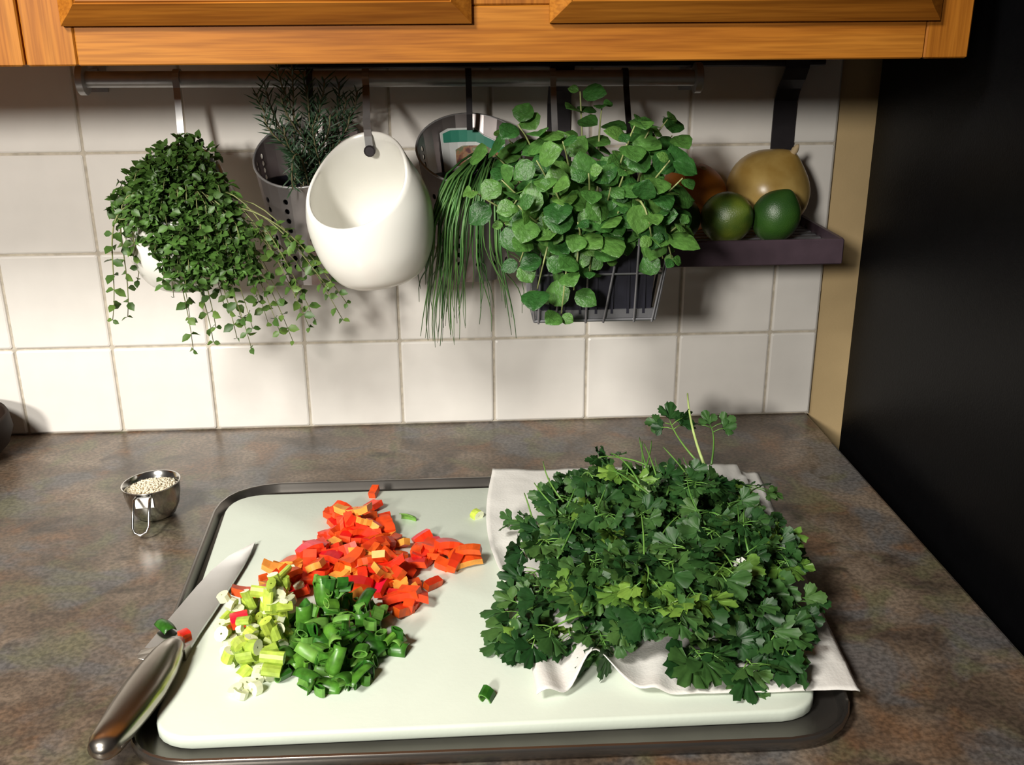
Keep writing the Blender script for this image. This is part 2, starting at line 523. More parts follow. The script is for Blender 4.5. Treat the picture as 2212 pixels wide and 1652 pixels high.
def cabinet(x0, x1, doors, label, seams):
    zb, zt, yf = 0.4275, 1.19, -0.30
    c = empty('wall_cabinet', ((x0 + x1) / 2, -0.15, zb), label, 'cabinet', 'oak wall cabinets above the backsplash')
    # carcass: sides, back, recessed bottom, top
    car = MB()
    car.box(x0, x0 + 0.016, yf + 0.019, 0.0015, zb, zt); car.box(x1 - 0.016, x1, yf + 0.019, 0.0015, zb, zt)
    car.box(x0 + 0.016, x1 - 0.016, yf + 0.019, 0.0015, zb + 0.014, zb + 0.028); car.box(x0 + 0.016, x1 - 0.016, yf + 0.019, 0.0015, zt - 0.015, zt)
    car.box(x0 + 0.016, x1 - 0.016, -0.006, 0.0015, zb + 0.028, zt - 0.015)
    car.obj('carcass', M['oak_z'], c)
    ss = sorted(seams)
    for k, (a, b_) in enumerate(ss):
        mid_ = 0 < k < len(ss) - 1
        MB().box(a + 0.0003, b_ - 0.0003, yf, yf + 0.019, zb + (0.0423 if mid_ else 0), zt - (0.0423 if mid_ else 0), bev=0.0012).obj('mullion' if mid_ else 'stile', M['oak_z'], c)
    for k in range(len(ss) - 1):
        if k == 0:
            a, b_ = ss[0][1], ss[-1][0]
            MB().box(a, b_, yf + 0.0002, yf + 0.019, zb, zb + 0.042, bev=0.0010).obj('rail', M['oak_x'], c)
            MB().box(a, b_, yf + 0.0002, yf + 0.019, zt - 0.042, zt, bev=0.0010).obj('rail', M['oak_x'], c)
    for a, b_ in doors:
        d = empty_part('door', c)
        z0, z1 = 0.4565, zt - 0.02
        mb = MB()
        rect_rings(mb, a, b_, z0, z1, [(0.0, 0.0005), (0.0, 0.005), (0.0035, 0.0085), (0.0095, 0.0125), (0.0155, 0.0185), (0.0165, 0.0175), (0.0175, 0.0187), (0.052, 0.0187), (0.058, 0.010), (0.060, 0.010)], yf)
        auto_smooth(mb.obj('door_frame', M['oak_x'], d), 25)
        pb = MB()
        rect_rings(pb, a + 0.060, b_ - 0.060, z0 + 0.06, z1 - 0.06, [(0.0, 0.0095), (0.001, 0.0105), (0.03, 0.017), (0.033, 0.0175)], yf)
        pb.obj('raised_panel', M['oak_z'], d)
    return c


def empty_part(name, parent):
    o = bpy.data.objects.new(name, None); COL.objects.link(o); o.empty_display_size = 0.02
    o.parent = parent; o.matrix_parent_inverse = parent.matrix_basis.inverted()
    return o


_put = put


def put(name, me, parent=None, mw=None):
    o = bpy.data.objects.new(name, me)
    COL.objects.link(o)
    if mw is not None: o.matrix_basis = mw
    if parent is not None:
        o.parent = parent
        chain = Matrix.Identity(4); p = parent
        while p is not None:
            chain = p.matrix_parent_inverse @ p.matrix_basis @ chain
            p = p.parent
        o.matrix_parent_inverse = chain.inverted()
    return o


cabinet(0.1815, 0.9250, [(0.2135, 0.5245), (0.5850, 0.8960)], 'oak wall cabinet with two doors above the hanging herbs',
        [(0.1815, 0.2205), (0.5150, 0.5945), (0.888, 0.9250)])
cabinet(-0.56, 0.1805, [(-0.53, -0.205), (-0.175, 0.150)], 'neighbouring oak wall cabinet showing only its end stile, leftmost',
        [(-0.56, -0.52), (-0.215, -0.165), (0.141, 0.1805)])

# ------------------------------------------------------------------ rails
rail = empty('hanging_rail', (0.45, -0.045, 0.402), 'round steel rail with end brackets that carries the hooked pots', 'rail')
za_, zb_ = 0.4035, 0.3995
auto_smooth(MB().tube([(0.139 + (0.762 - 0.139) * k / 8, -0.045, za_ + (zb_ - za_) * k / 8) for k in range(9)], 0.0082, 18).obj('rail_tube', M['steel'], rail))
for x, z, s in ((0.1365, za_, 1), (0.7645, zb_, -1)):
    b = MB()
    disc = lambda xx, r: [(xx, -0.045 + r * math.cos(2 * PI * k / 24), z + r * math.sin(2 * PI * k / 24)) for k in range(24)]
    b.rings([disc(x - 0.004 * s, 0.0145), disc(x - 0.0032 * s, 0.0155), disc(x + 0.0032 * s, 0.0155), disc(x + 0.004 * s, 0.0125)], True, True)
    b.box(x - 0.003, x + 0.003, -0.045, -0.0005, z - 0.009, z + 0.009)
    b.box(x - 0.010, x + 0.010, -0.004, -0.0005, z - 0.015, z + 0.015)
    auto_smooth(b.obj('end_bracket', M['steel'], rail), 30)

# ------------------------------------------------------------------ wall shelf with its hanging bar
sh = empty('wall_shelf', (0.76, -0.08, 0.223), 'dark metal slatted shelf holding the onion and citrus', 'shelf')
SX0, SX1 = 0.612, 0.8975
MB().box(SX0, SX1, -0.1535, -0.149, 0.2235, 0.2495, bev=0.0012).obj('front_bar', M['shelf_metal'], sh)
for x in (SX0, SX1 - 0.004):
    MB().box(x, x + 0.004, -0.149, -0.008, 0.2265, 0.2495).obj('side_bar', M['shelf_metal'], sh)
MB().box(SX0, SX1, -0.008, -0.004, 0.2265, 0.2495).obj('back_bar', M['shelf_metal'], sh)
for k in range(9):
    y = -0.141 + k * 0.0155
    MB().box(SX0 + 0.004, SX1 - 0.004, y - 0.0045, y + 0.0045, 0.2375, 0.2405, bev=0.0008).obj('slat', M['wire'], sh)
for x in (0.624, 0.874):
    MB().strap([(x, -0.0025, 0.240), (x, -0.0025, 0.345), (x, -0.0035, 0.372), (x, -0.012, 0.386), (x, -0.024, 0.396), (x, -0.033, 0.408),
                (x, -0.036, 0.418), (x, -0.030, 0.4235), (x, -0.022, 0.4225), (x, -0.019, 0.416)], 0.0255, 0.0022).obj('hanger_strap', M['dark_metal'], sh)
bar = MB()
bar.tube([(0.33, -0.027, 0.4155), (0.905, -0.027, 0.4135)], 0.0045, 10)
for x in (0.35, 0.89):
    bar.box(x - 0.006, x + 0.006, -0.027, -0.0005, 0.410, 0.419)
tag(auto_smooth(bar.obj('hanging_bar', M['dark_metal'])), 'thin dark bar behind the steel rail, just under the cabinet', 'rail')


# ------------------------------------------------------------------ flat steel hooks
def hook(name, x, path, w, label, mat='steel'):
    """over the rail, then down path"""
    z = za_ + (zb_ - za_) * (x - 0.139) / 0.623; r = 0.0095
    top = [(x, -0.045 + r * math.cos(a), z + r * math.sin(a)) for a in [math.radians(t) for t in (-40, -10, 20, 50, 80, 110, 140, 165, 180)]]
    pts = top + path
    h = empty(name, (x, -0.045, z), label, 'hook', 'flat hooks on the steel rail')
    MB().strap(pts, w, 0.0016).obj('hook_strap', M[mat], h)
    return h


h1 = hook('rail_hook', 0.2305, [(0.231, -0.0545, 0.395), (0.233, -0.066, 0.352), (0.234, -0.071, 0.338)], 0.0068, 'flat hook dropping from the rail into the thyme pot')
h2 = hook('rail_hook', 0.4205, [(0.421, -0.056, 0.396), (0.4265, -0.1400, 0.3660), (0.4278, -0.1530, 0.3612), (0.4284, -0.1575, 0.3560), (0.4290, -0.1560, 0.3470)], 0.0070, 'flat hook reaching into the empty white pot')
MB().rings([[(0.4292 + r_ * math.cos(2 * PI * k / 14), yy, 0.3425 + r_ * math.sin(2 * PI * k / 14)) for k in range(14)] for r_, yy in ((0.0055, -0.1500), (0.0055, -0.1575), (0.0040, -0.1585))], True, True).obj('hook_tip', M['dark_metal'], h2)
h3 = hook('rail_hook', 0.5255, [(0.5256, -0.0545, 0.392), (0.5258, -0.0555, 0.366), (0.5258, -0.0535, 0.350)], 0.0062, 'dark flat hook holding the chive cup', 'dark_metal')
h4 = hook('rail_hook', 0.3640, [(0.364, -0.0545, 0.392), (0.364, -0.0520, 0.366), (0.364, -0.0500, 0.350)], 0.0062, 'flat hook hidden among the rosemary sprigs', 'dark_metal')
for x, lb in ((0.6125, 'flat hook from the rail beside the wide shelf strap, above the mint'), (0.6880, 'narrow dark hook from the rail above the right half of the mint')):
    hook('rail_hook', x, [(x, -0.056, 0.392), (x - 0.002, -0.100, 0.345), (x - 0.004, -0.160, 0.300), (x - 0.004, -0.168, 0.288), (x - 0.004, -0.174, 0.282), (x - 0.004, -0.180, 0.288)], 0.0060, lb,
         'steel' if x < 0.65 else 'dark_metal')


# ------------------------------------------------------------------ ceramic pots with slanted mouths
def slant_body(prof, plane, phi, n=56, rows=22, thick=0.0035):
    """body of revolution cut by a sloped plane; prof: r(z) from 0; plane (zc, slope): rim z = zc + slope*d, d along phi (towards the high back)"""
    def r_of(z):
        for (za, ra), (zb, rb) in zip(prof, prof[1:]):
            if z <= zb:
                t = (z - za) / (zb - za); t = max(0, t)
                return ra + (rb - ra) * t
        return prof[-1][1]
    mb = MB(); outer = []; inner = []
    rimz = []
    for k in range(n):
        a = 2 * PI * k / n
        z = plane[0]
        for _ in range(30):
            z = 0.5 * z + 0.5 * (plane[0] + plane[1] * r_of(z) * math.cos(a - phi))
        rimz.append(z)
    for j in range(rows + 1):
        ro, ri = [], []
        t = j / rows
        for k in range(n):
            a = 2 * PI * k / n
            z = rimz[k] * (t ** 1.25)
            r = r_of(z)
            ro.append((r * math.cos(a), r * math.sin(a), z))
            zi = thick + (rimz[k] - thick) * (t ** 1.25)
            rr = max(0.002, r_of(zi) - thick)
            ri.append((rr * math.cos(a), rr * math.sin(a), zi))
        outer.append(ro); inner.append(ri)
    lip = [[(0.5 * (p[0] + q[0]), 0.5 * (p[1] + q[1]), 0.5 * (p[2] + q[2]) + thick * 0.4) for p, q in zip(outer[-1], inner[-1])]]
    mb.rings(outer + lip + inner[::-1], True, True)
    return mb


def smooth_prof(pts, n=40):
    out = []
    m = len(pts)
    for i in range(m - 1):
        p0 = pts[max(0, i - 1)]; p1 = pts[i]; p2 = pts[i + 1]; p3 = pts[min(m - 1, i + 2)]
        for k in range(n // (m - 1)):
            t = k / (n // (m - 1))
            f = lambda a, b, c, d: 0.5 * (2 * b + (c - a) * t + (2 * a - 5 * b + 4 * c - d) * t * t + (3 * b - a - 3 * c + d) * t ** 3)
            out.append((f(p0[0], p1[0], p2[0], p3[0]), f(p0[1], p1[1], p2[1], p3[1])))
    out.append(pts[-1])
    return [(z, r) for z, r in out]


egg = smooth_prof([(0.0, 0.030), (0.008, 0.0415), (0.030, 0.0535), (0.062, 0.0590), (0.088, 0.0550), (0.114, 0.0435), (0.150, 0.0300)])
for (cx, cy, cz, phi, lb) in ((0.4375, -0.184, 0.2230, math.radians(74), 'empty white ceramic pot with slanted mouth hooked on the rail'),
                              (0.2370, -0.112, 0.2050, math.radians(92), 'white ceramic pot overflowing with trailing thyme')):
    pot = empty('ceramic_pot', (cx, cy, cz), lb, 'pot', 'white slanted pots on the rail')
    o = slant_body(egg, (0.1090, 0.76) if cx > 0.4 else (0.1130, 0.66), phi).obj('pot_body', M['ceramic'], None, True)
    o.parent = pot
    if cx > 0.4: o.rotation_euler = (0, math.radians(-8), 0)


# ------------------------------------------------------------------ perforated steel cups
def perforated_cup(cx, cy, cz, label, phi):
    n = 24
    H0 = 0.128; SL = 0.52; RB, RT, HT = 0.0335, 0.0585, 0.150
    r_of = lambda z: RB + (RT - RB) * min(1.15, z / HT)
    def rim(a):
        z = H0
        for _ in range(20): z = H0 + SL * r_of(z) * math.cos(a - phi)
        return z
    def pt(a, z, d=0.0):
        r = r_of(z) + d
        return (cx + r * math.cos(a), cy + r * math.sin(a), cz + z)
    th = 0.0012
    body = MB()
    # rows of cells: z edges; holes in rows of cells on alternating columns
    z_lo, z_hi = 0.014, 0.092
    nrow = 8
    cup = empty('perforated_cup', (cx, cy, cz), label, 'cup', 'perforated steel cups on the rail')
    for side, d in ((0, 0.0), (1, -th)):
        for k in range(n):
            a0 = 2 * PI * k / n; a1 = 2 * PI * (k + 1) / n; am = 0.5 * (a0 + a1)
            zs = [0.0, z_lo] + [z_lo + (z_hi - z_lo) * (i + 1) / nrow for i in range(nrow)]
            for i in range(len(zs) - 1):
                zb, zt = zs[i], zs[i + 1]; zm = 0.5 * (zb + zt)
                ring = [pt(a0, zb, d), pt(am, zb, d), pt(a1, zb, d), pt(a1, zm, d), pt(a1, zt, d), pt(am, zt, d), pt(a0, zt, d), pt(a0, zm, d)]
                if 1 <= i and k % 2 == 0:
                    hr = 0.0029; dirs = [(-.707, -.707), (0, -1), (.707, -.707), (1, 0), (.707, .707), (0, 1), (-.707, .707), (-1, 0)]
                    rr = r_of(zm)
                    hole = [pt(am + dx * hr / rr, zm + dz * hr, d) for dx, dz in dirs]
                    b = len(body.v); body.v += [Vector(p) for p in ring + hole]
                    for q in range(8):
                        q2 = (q + 1) % 8
                        f = (b + q, b + q2, b + 8 + q2, b + 8 + q)
                        body.f.append(f if side == 0 else f[::-1]); body.m.append(0)
                else:
                    f = list(range(8)); body.add(ring, [tuple(f) if side == 0 else tuple(f[::-1])])
            # upper plain band up to the slanted rim, with five small upper holes near the back left
            for j in range(6):
                ra = lambda a, j=j: z_hi + (rim(a) - z_hi) * j / 6
                rb = lambda a, j=j: z_hi + (rim(a) - z_hi) * (j + 1) / 6
                ring = [pt(a0, ra(a0), d), pt(am, ra(am), d), pt(a1, ra(a1), d), pt(a1, 0.5 * (ra(a1) + rb(a1)), d), pt(a1, rb(a1), d), pt(am, rb(am), d), pt(a0, rb(a0), d), pt(a0, 0.5 * (ra(a0) + rb(a0)), d)]
                az = math.degrees(am) % 360
                if j in (1, 2, 3, 4) and 148 < az < 188:
                    zm = 0.5 * (ra(am) + rb(am)); hr = 0.0029; rr = r_of(zm)
                    dirs = [(-.707, -.707), (0, -1), (.707, -.707), (1, 0), (.707, .707), (0, 1), (-.707, .707), (-1, 0)]
                    hole = [pt(am + dx * hr / rr, zm + dz * hr, d) for dx, dz in dirs]
                    b = len(body.v); body.v += [Vector(p) for p in ring + hole]
                    for q in range(8):
                        q2 = (q + 1) % 8
                        f = (b + q, b + q2, b + 8 + q2, b + 8 + q)
                        body.f.append(f if side == 0 else f[::-1]); body.m.append(0)
                else:
                    f = list(range(8)); body.add(ring, [tuple(f) if side == 0 else tuple(f[::-1])])
    auto_smooth(body.obj('cup_wall', M['steel_cup'], cup), 40)
    m = 48
    MB().tube([pt(2 * PI * k / m, rim(2 * PI * k / m)) for k in range(m + 1)], 0.0013, 6, cap=False).obj('rim', M['steel'], cup, True)
    base = MB(); base.lathe([(RB - 0.001, 0.0015), (RB, 0.0), (RB - 0.004, -0.001)], (cx, cy, cz), 32, cap1=True); base.v and None
    base.lathe([(0.0005, 0.0012), (RB - 0.001, 0.0015)], (cx, cy, cz), 32)
    base.obj('base', M['steel_cup'], cup)
    # nursery pot and soil inside
    np_ = empty('nursery_pot', (cx, cy, cz + 0.002), 'black plastic nursery pot inside the ' + ('rosemary cup' if cx < 0.45 else 'chive cup'), 'pot', 'nursery pots inside the steel cups')
    ip = MB(); ip.lathe([(RB - 0.007, 0.003), (RB + 0.0095, 0.098), (RB + 0.0120, 0.098), (RB + 0.0120, 0.102), (RB + 0.0085, 0.102), (RB - 0.008, 0.006)], (cx, cy, cz), 32, cap0=True)
    ip.obj('pot_shell', M['black_plastic'], np_, True)
    so = MB(); so.lathe([(RB + 0.0065, 0.086), (RB - 0.01, 0.089), (0.008, 0.091), (0.0005, 0.0912)], (cx, cy, cz), 24)
    so.obj('soil', M['soil'], np_, True)
    return cup


CUP_R = (0.3600, -0.0800, 0.2030)
CUP_C = (0.5260, -0.0885, 0.2050)
perforated_cup(*CUP_R, 'perforated steel cup of rosemary behind the empty white pot', math.radians(80))
perforated_cup(*CUP_C, 'perforated steel cup of drooping chives beside the mint', math.radians(92))

# plant label card standing against the back inside of the chive cup
pc = empty('plant_label_card', (0.54, -0.048, 0.315), 'white and green printed plant label inside the chive cup', 'label')


def curved_patch(pts2, d, name, mat, th=0.0008):
    """polygon in (angle deg, height) on the inside back wall of the chive cup, strip form: list of (ang, zlo, zhi)"""
    cx, cy, cz = CUP_C; out = []
    for a, zl, zh in pts2:
        a = math.radians(a)
        rr = lambda z: 0.0335 + 0.025 * (z - cz) / 0.150 - d
        row = []
        for z, e in ((zl, 0), (zh, 0), (zh, th), (zl, th)):
            r = rr(z) + e
            row.append((cx + r * math.cos(a), cy + r * math.sin(a), z))
        out.append(row)
    MB().rings(out, True, True).obj(name, mat, pc)


curved_patch([(126 - 10.5 * k, 0.305, 0.3465 + 0.004 * (1 if 0 < k < 5 else 0) - 0.0035 * max(0, k - 4)) for k in range(10)], 0.0040, 'card_sheet', M['card'])
curved_patch([(123 - 10 * k, 0.3365 - 0.0035 * max(0, k - 4), 0.3455 + 0.003 * (1 if 0 < k < 5 else 0) - 0.0035 * max(0, k - 4)) for k in range(10)], 0.0050, 'green_band', M['card_green'])
curved_patch([(108 - 9 * k, 0.312, 0.3325 - 0.003 * max(0, k - 4) - (0.004 if k == 0 else 0)) for k in range(8)], 0.0050, 'picture', M['card_pic'])

# ------------------------------------------------------------------ wire basket and planter
bk = empty('wire_basket', (0.635, -0.21, 0.20), 'grey wire basket holding the mint planter', 'basket')
BZ0, BZ1 = 0.2010, 0.2850
BX = (0.5775, 0.6875); TX = (0.5700, 0.7000); BY = (-0.256, -0.182); TY = (-0.263, -0.175)


def loop(z, t, r, name):
    x0 = BX[0] + (TX[0] - BX[0]) * t; x1 = BX[1] + (TX[1] - BX[1]) * t
    y0 = BY[0] + (TY[0] - BY[0]) * t; y1 = BY[1] + (TY[1] - BY[1]) * t
    pts = [(x0, y0, z), (x1, y0, z), (x1, y1, z), (x0, y1, z), (x0, y0, z), (x1, y0, z)]
    MB().tube(pts[:5], r, 6).obj(name, M['wire'], bk)


loop(BZ1, 1.0, 0.0016, 'top_ring'); loop(0.2445, 0.52, 0.0010, 'middle_ring'); loop(BZ0, 0.0, 0.0014, 'bottom_ring')
wires = [(0.581, 0.583), (0.596, 0.606), (0.624, 0.6255), (0.640, 0.6535), (0.668, 0.6695), (0.6845, 0.698)]
for xb, xt in wires:
    MB().tube([(xb, BY[0] - 0.0012, BZ0 - 0.002), (xt, TY[0] - 0.0012, BZ1)], 0.0011, 6).obj('wire', M['wire'], bk)
    MB().tube([(xb, BY[1] + 0.0012, BZ0), (xt, TY[1] + 0.0012, BZ1)], 0.0011, 6).obj('wire', M['wire'], bk)
for k in range(4):
    t = k / 3
    for s in (0, 1):
        MB().tube([(BX[s], BY[0] + (BY[1] - BY[0]) * t, BZ0), (TX[s], TY[0] + (TY[1] - TY[0]) * t, BZ1)], 0.0011, 6).obj('wire', M['wire'], bk)
for k in range(5):
    y = BY[0] + (BY[1] - BY[0]) * (k + 0.5) / 5
    MB().tube([(BX[0], y, BZ0), (BX[1], y, BZ0)], 0.0010, 6).obj('wire', M['wire'], bk)
pl = empty('planter_box', (0.633, -0.219, 0.2025), 'black plastic planter box inside the wire basket', 'planter')
pb = MB()
def rr_ring(x0, x1, y0, y1, z): return [(x0, y0, z), (x1, y0, z), (x1, y1, z), (x0, y1, z)]
pb.rings([rr_ring(0.5815, 0.6835, -0.2525, -0.1855, 0.2025), rr_ring(0.5790, 0.6880, -0.2550, -0.1830, 0.2780), rr_ring(0.5780, 0.6890, -0.2560, -0.1820, 0.2785),
          rr_ring(0.5780, 0.6890, -0.2560, -0.1820, 0.2820), rr_ring(0.5810, 0.6860, -0.2530, -0.1850, 0.2820), rr_ring(0.5830, 0.6820, -0.2510, -0.1870, 0.2600)], True, False)
pb.obj('planter_shell', M['black_plastic'], pl)
for k in range(7):
    x = 0.590 + k * 0.0145
    MB().box(x - 0.0012, x + 0.0012, -0.2550, -0.2525, 0.2065, 0.2700).obj('rib', M['black_plastic'], pl)
st = MB().box(0.5835, 0.6815, -0.2505, -0.1875, 0.255, 0.2635).obj('soil', M['soil'], pl)
MB().rings([rr_ring(0.5790, 0.6860, -0.2545, -0.1840, 0.2022), rr_ring(0.5785, 0.6865, -0.2549, -0.1835, 0.2105), rr_ring(0.5815, 0.684, -0.2528, -0.185, 0.2105)], False, False).obj('foot_band', M['wire'], pl)


# ------------------------------------------------------------------ leaves
def leaf_geo(L, W, n=6, fold=0.12, droop=0.15, tooth=0.0, peak=0.45, petiole=0.12):
    vs, fs = [], []
    for i in range(n + 1):
        t = i / n
        w = W * 0.5 * (math.sin(PI * t ** (math.log(0.5) / math.log(peak)))) ** 0.75 if 0 < t < 1 else 0.0
        if tooth and 0 < i < n: w *= 1 + tooth * (1 if i % 2 else -1)
        y = petiole * L + t * L
        z = -droop * L * t * t
        vs += [Vector((-w, y, z + fold * w)), Vector((-w * .5, y + 0.02 * L, z + fold * w * 0.75 + 0.03 * W)), Vector((0, y, z)), Vector((w * .5, y + 0.02 * L, z + fold * w * 0.75 + 0.03 * W)), Vector((w, y, z + fold * w))]
    for i in range(n):
        for j in range(4):
            a = i * 5 + j
            fs.append((a, a + 1, a + 6, a + 5))
    return vs, fs


def leaf_geo_small(L, W, fold=0.2, droop=0.1):
    vs = [Vector((0, 0, 0)), Vector((-W * .4, L * .3, fold * W)), Vector((-W * .42, L * .62, fold * W * .8 - droop * L * .4)), Vector((0, L, -droop * L)),
          Vector((W * .42, L * .62, fold * W * .8 - droop * L * .4)), Vector((W * .4, L * .3, fold * W)), Vector((0, L * .35, 0)), Vector((0, L * .65, -droop * L * .4))]
    fs = [(0, 6, 1), (1, 6, 7, 2), (2, 7, 3), (0, 5, 6), (5, 4, 7, 6), (4, 3, 7)]
    return vs, fs


def leaf_mesh(name, geo, mat): return mesh_from(name, geo[0], geo[1], mat, True)


def rvec(s=1.0):
    return Vector((rnd.gauss(0, s), rnd.gauss(0, s), rnd.gauss(0, s)))


# ------------------------------------------------------------------ mint
mint = empty('mint_plant', (0.633, -0.219, 0.2635), 'bushy green mint with round leaves spilling over the wire basket', 'plant')
ml = [leaf_mesh('mint_leaf', leaf_geo(0.024, 0.024, 8, 0.18, 0.14, 0.03, 0.45), M['mint']),
      leaf_mesh('mint_leaf', leaf_geo(0.026, 0.023, 8, -0.10, 0.25, 0.03, 0.42), M['mint']),
      leaf_mesh('mint_leaf', leaf_geo(0.021, 0.020, 8, 0.28, 0.05, 0.03, 0.48), M['mint'])]
tips = [(0.524, 0.318), (0.541, 0.349), (0.555, 0.36), (0.565, 0.372), (0.582, 0.366), (0.602, 0.36), (0.624, 0.397), (0.642, 0.386), (0.667, 0.375), (0.68, 0.369), (0.700, 0.374),
        (0.708, 0.358), (0.704, 0.33), (0.702, 0.301), (0.694, 0.264), (0.688, 0.262), (0.674, 0.285), (0.648, 0.31), (0.619, 0.339), (0.59, 0.328), (0.561, 0.312), (0.552, 0.287),
        (0.563, 0.261), (0.578, 0.238), (0.599, 0.216), (0.61, 0.236), (0.624, 0.252), (0.632, 0.277), (0.59, 0.29), (0.611, 0.298), (0.652, 0.339), (0.681, 0.322), (0.655, 0.359),
        (0.577, 0.348), (0.637, 0.262), (0.7, 0.293), (0.549, 0.328), (0.689, 0.347), (0.570, 0.300), (0.640, 0.325), (0.600, 0.318), (0.665, 0.300)]
for (tx, tz) in tips:
    rx, rz = (tx - 0.632) / 0.095, (tz - 0.31) / 0.08
    rr = min(1.0, math.hypot(rx, rz))
    ty = -0.225 - 0.065 * math.sqrt(max(0, 1 - rr * rr)) + U(-0.02, 0.02)
    if tz < 0.27: ty = -0.278 + U(-0.008, 0.004)
    if tz > 0.35: ty += 0.02
    tip = Vector((tx, ty, tz))
    base = Vector((min(0.676, max(0.588, 0.633 + (tx - 0.633) * 0.55)) , -0.219 + U(-0.022, 0.012), 0.262))
    if tz < 0.29:
        c1 = base + Vector((0, -0.012, 0.055)); c2 = Vector(((tx + base.x) / 2, ty - 0.008, max(tz + 0.05, 0.30)))
    else:
        c1 = base + Vector((0, 0, 0.03)); c2 = tip + Vector((-(tx - 0.633) * 0.35, 0.01, -0.03))
    pts = bez(base, c1, c2, tip, 9)
    MB().tube(pts, [0.0012] * 6 + [0.0010, 0.0009, 0.0008, 0.0006], 5).obj('stem', M['mint_stem'], mint, True)
    npair = 3
    az0 = U(0, PI)
    for q in range(npair + 1):
        t = 1.0 - q * (0.20 if npair == 2 else 0.17)
        i = min(8, int(t * 9)); p = pts[i].lerp(pts[i + 1], t * 9 - i) if t < 1 else pts[-1]
        d = (pts[min(9, i + 1)] - pts[i]).normalized()
        a = d.orthogonal().normalized(); b = d.cross(a)
        az = az0 + q * PI / 2
        for s in (0, PI):
            out = (a * math.cos(az + s) + b * math.sin(az + s))
            dirv = (out * 1.0 + d * 0.35 + Vector((0, -0.25, -0.15)) + rvec(0.15)).normalized()
            nrm = (Vector((0.0, -0.75, 0.75)) + (p - Vector((0.633, -0.16, 0.28))).normalized() * 0.5 + rvec(0.22)).normalized()
            sc = U(0.80, 1.12) * (0.55 if q == 0 and rnd.random() < .5 else 1.0)
            put('leaf', ml[rnd.randrange(3)], mint, frame(p, dirv, nrm, sc))

# ------------------------------------------------------------------ thyme
th = empty('thyme_plant', (0.237, -0.112, 0.285), 'trailing thyme with tiny leaves hanging over its white pot', 'plant')
tl_geo = leaf_geo_small(0.0104, 0.0078)
tl = leaf_mesh('thyme_leaf', tl_geo, M['thyme'])
PC = Vector((0.240, -0.118, 0.300))
fol = MB(); twg = MB()
for k in range(340):
    # short arching shoots covering the mouth and the front of the pot
    a = U(0, 2 * PI); rr = math.sqrt(rnd.random())
    ex = 0.243 + 0.058 * rr * math.cos(a); ez = 0.282 + 0.066 * rr * math.sin(a)
    if ez < 0.275:
        lo = 0.212 + (0.275 - ez) * 0.30; ex = lo + rnd.random() * (0.320 - lo)
    if ez > 0.31: ex = 0.240 + (ex - 0.240) * 0.85
    ey = -0.132 - 0.052 * math.sqrt(max(0, 1 - rr * rr * 0.75)) * (1 if ez < 0.30 else max(0.25, 1 - (ez - 0.30) / 0.055)) + U(-0.010, 0.010)
    if ez > 0.33: ey = -0.095 + U(-0.02, 0.012)
    if ez < 0.27: ey = min(ey, -0.172 + U(-0.012, 0.004))
    tip = Vector((ex, ey, ez))
    base = PC + Vector(((ex - 0.246) * 0.35, U(-0.012, 0.012), 0.0))
    pts = bez(base, base + Vector((0, -0.004, 0.03)), tip + Vector((0, 0.008, 0.018)), tip, 6)
    if k % 4 == 0: twg.tube(pts, 0.0005, 3)
    for q in range(1, 7):
        d = (pts[q] - pts[q - 1]).normalized(); a_ = d.orthogonal().normalized(); b_ = d.cross(a_); az = q * 1.57 + k
        for s in (0, PI):
            o = a_ * math.cos(az + s) + b_ * math.sin(az + s)
            fol.inst(*tl_geo, frame(pts[q], (o + d * 0.5 + Vector((0, -0.2, 0))).normalized(), (Vector((0, -0.5, 0.8)) + rvec(0.35)).normalized(), U(0.65, 1.1)))
tag(fol.obj('foliage', M['thyme'], th, True), kind='stuff'); tag(twg.obj('twigs', M['thyme_stem'], th, True), kind='stuff')
trail = [(0.171, 0.184), (0.179, 0.181), (0.193, 0.218), (0.244, 0.150), (0.26, 0.152), (0.242, 0.18), (0.286, 0.158), (0.301, 0.150), (0.317, 0.173), (0.33, 0.166), (0.341, 0.154),
         (0.36, 0.17), (0.365, 0.177), (0.393, 0.176), (0.398, 0.193), (0.382, 0.214), (0.183, 0.287), (0.184, 0.300), (0.197, 0.246), (0.312, 0.197), (0.275, 0.193), (0.292, 0.178),
         (0.205, 0.262), (0.190, 0.268), (0.352, 0.205), (0.335, 0.200), (0.325, 0.225), (0.268, 0.172), (0.305, 0.172), (0.345, 0.235), (0.232, 0.205), (0.200, 0.325), (0.285, 0.215), (0.36, 0.222)]
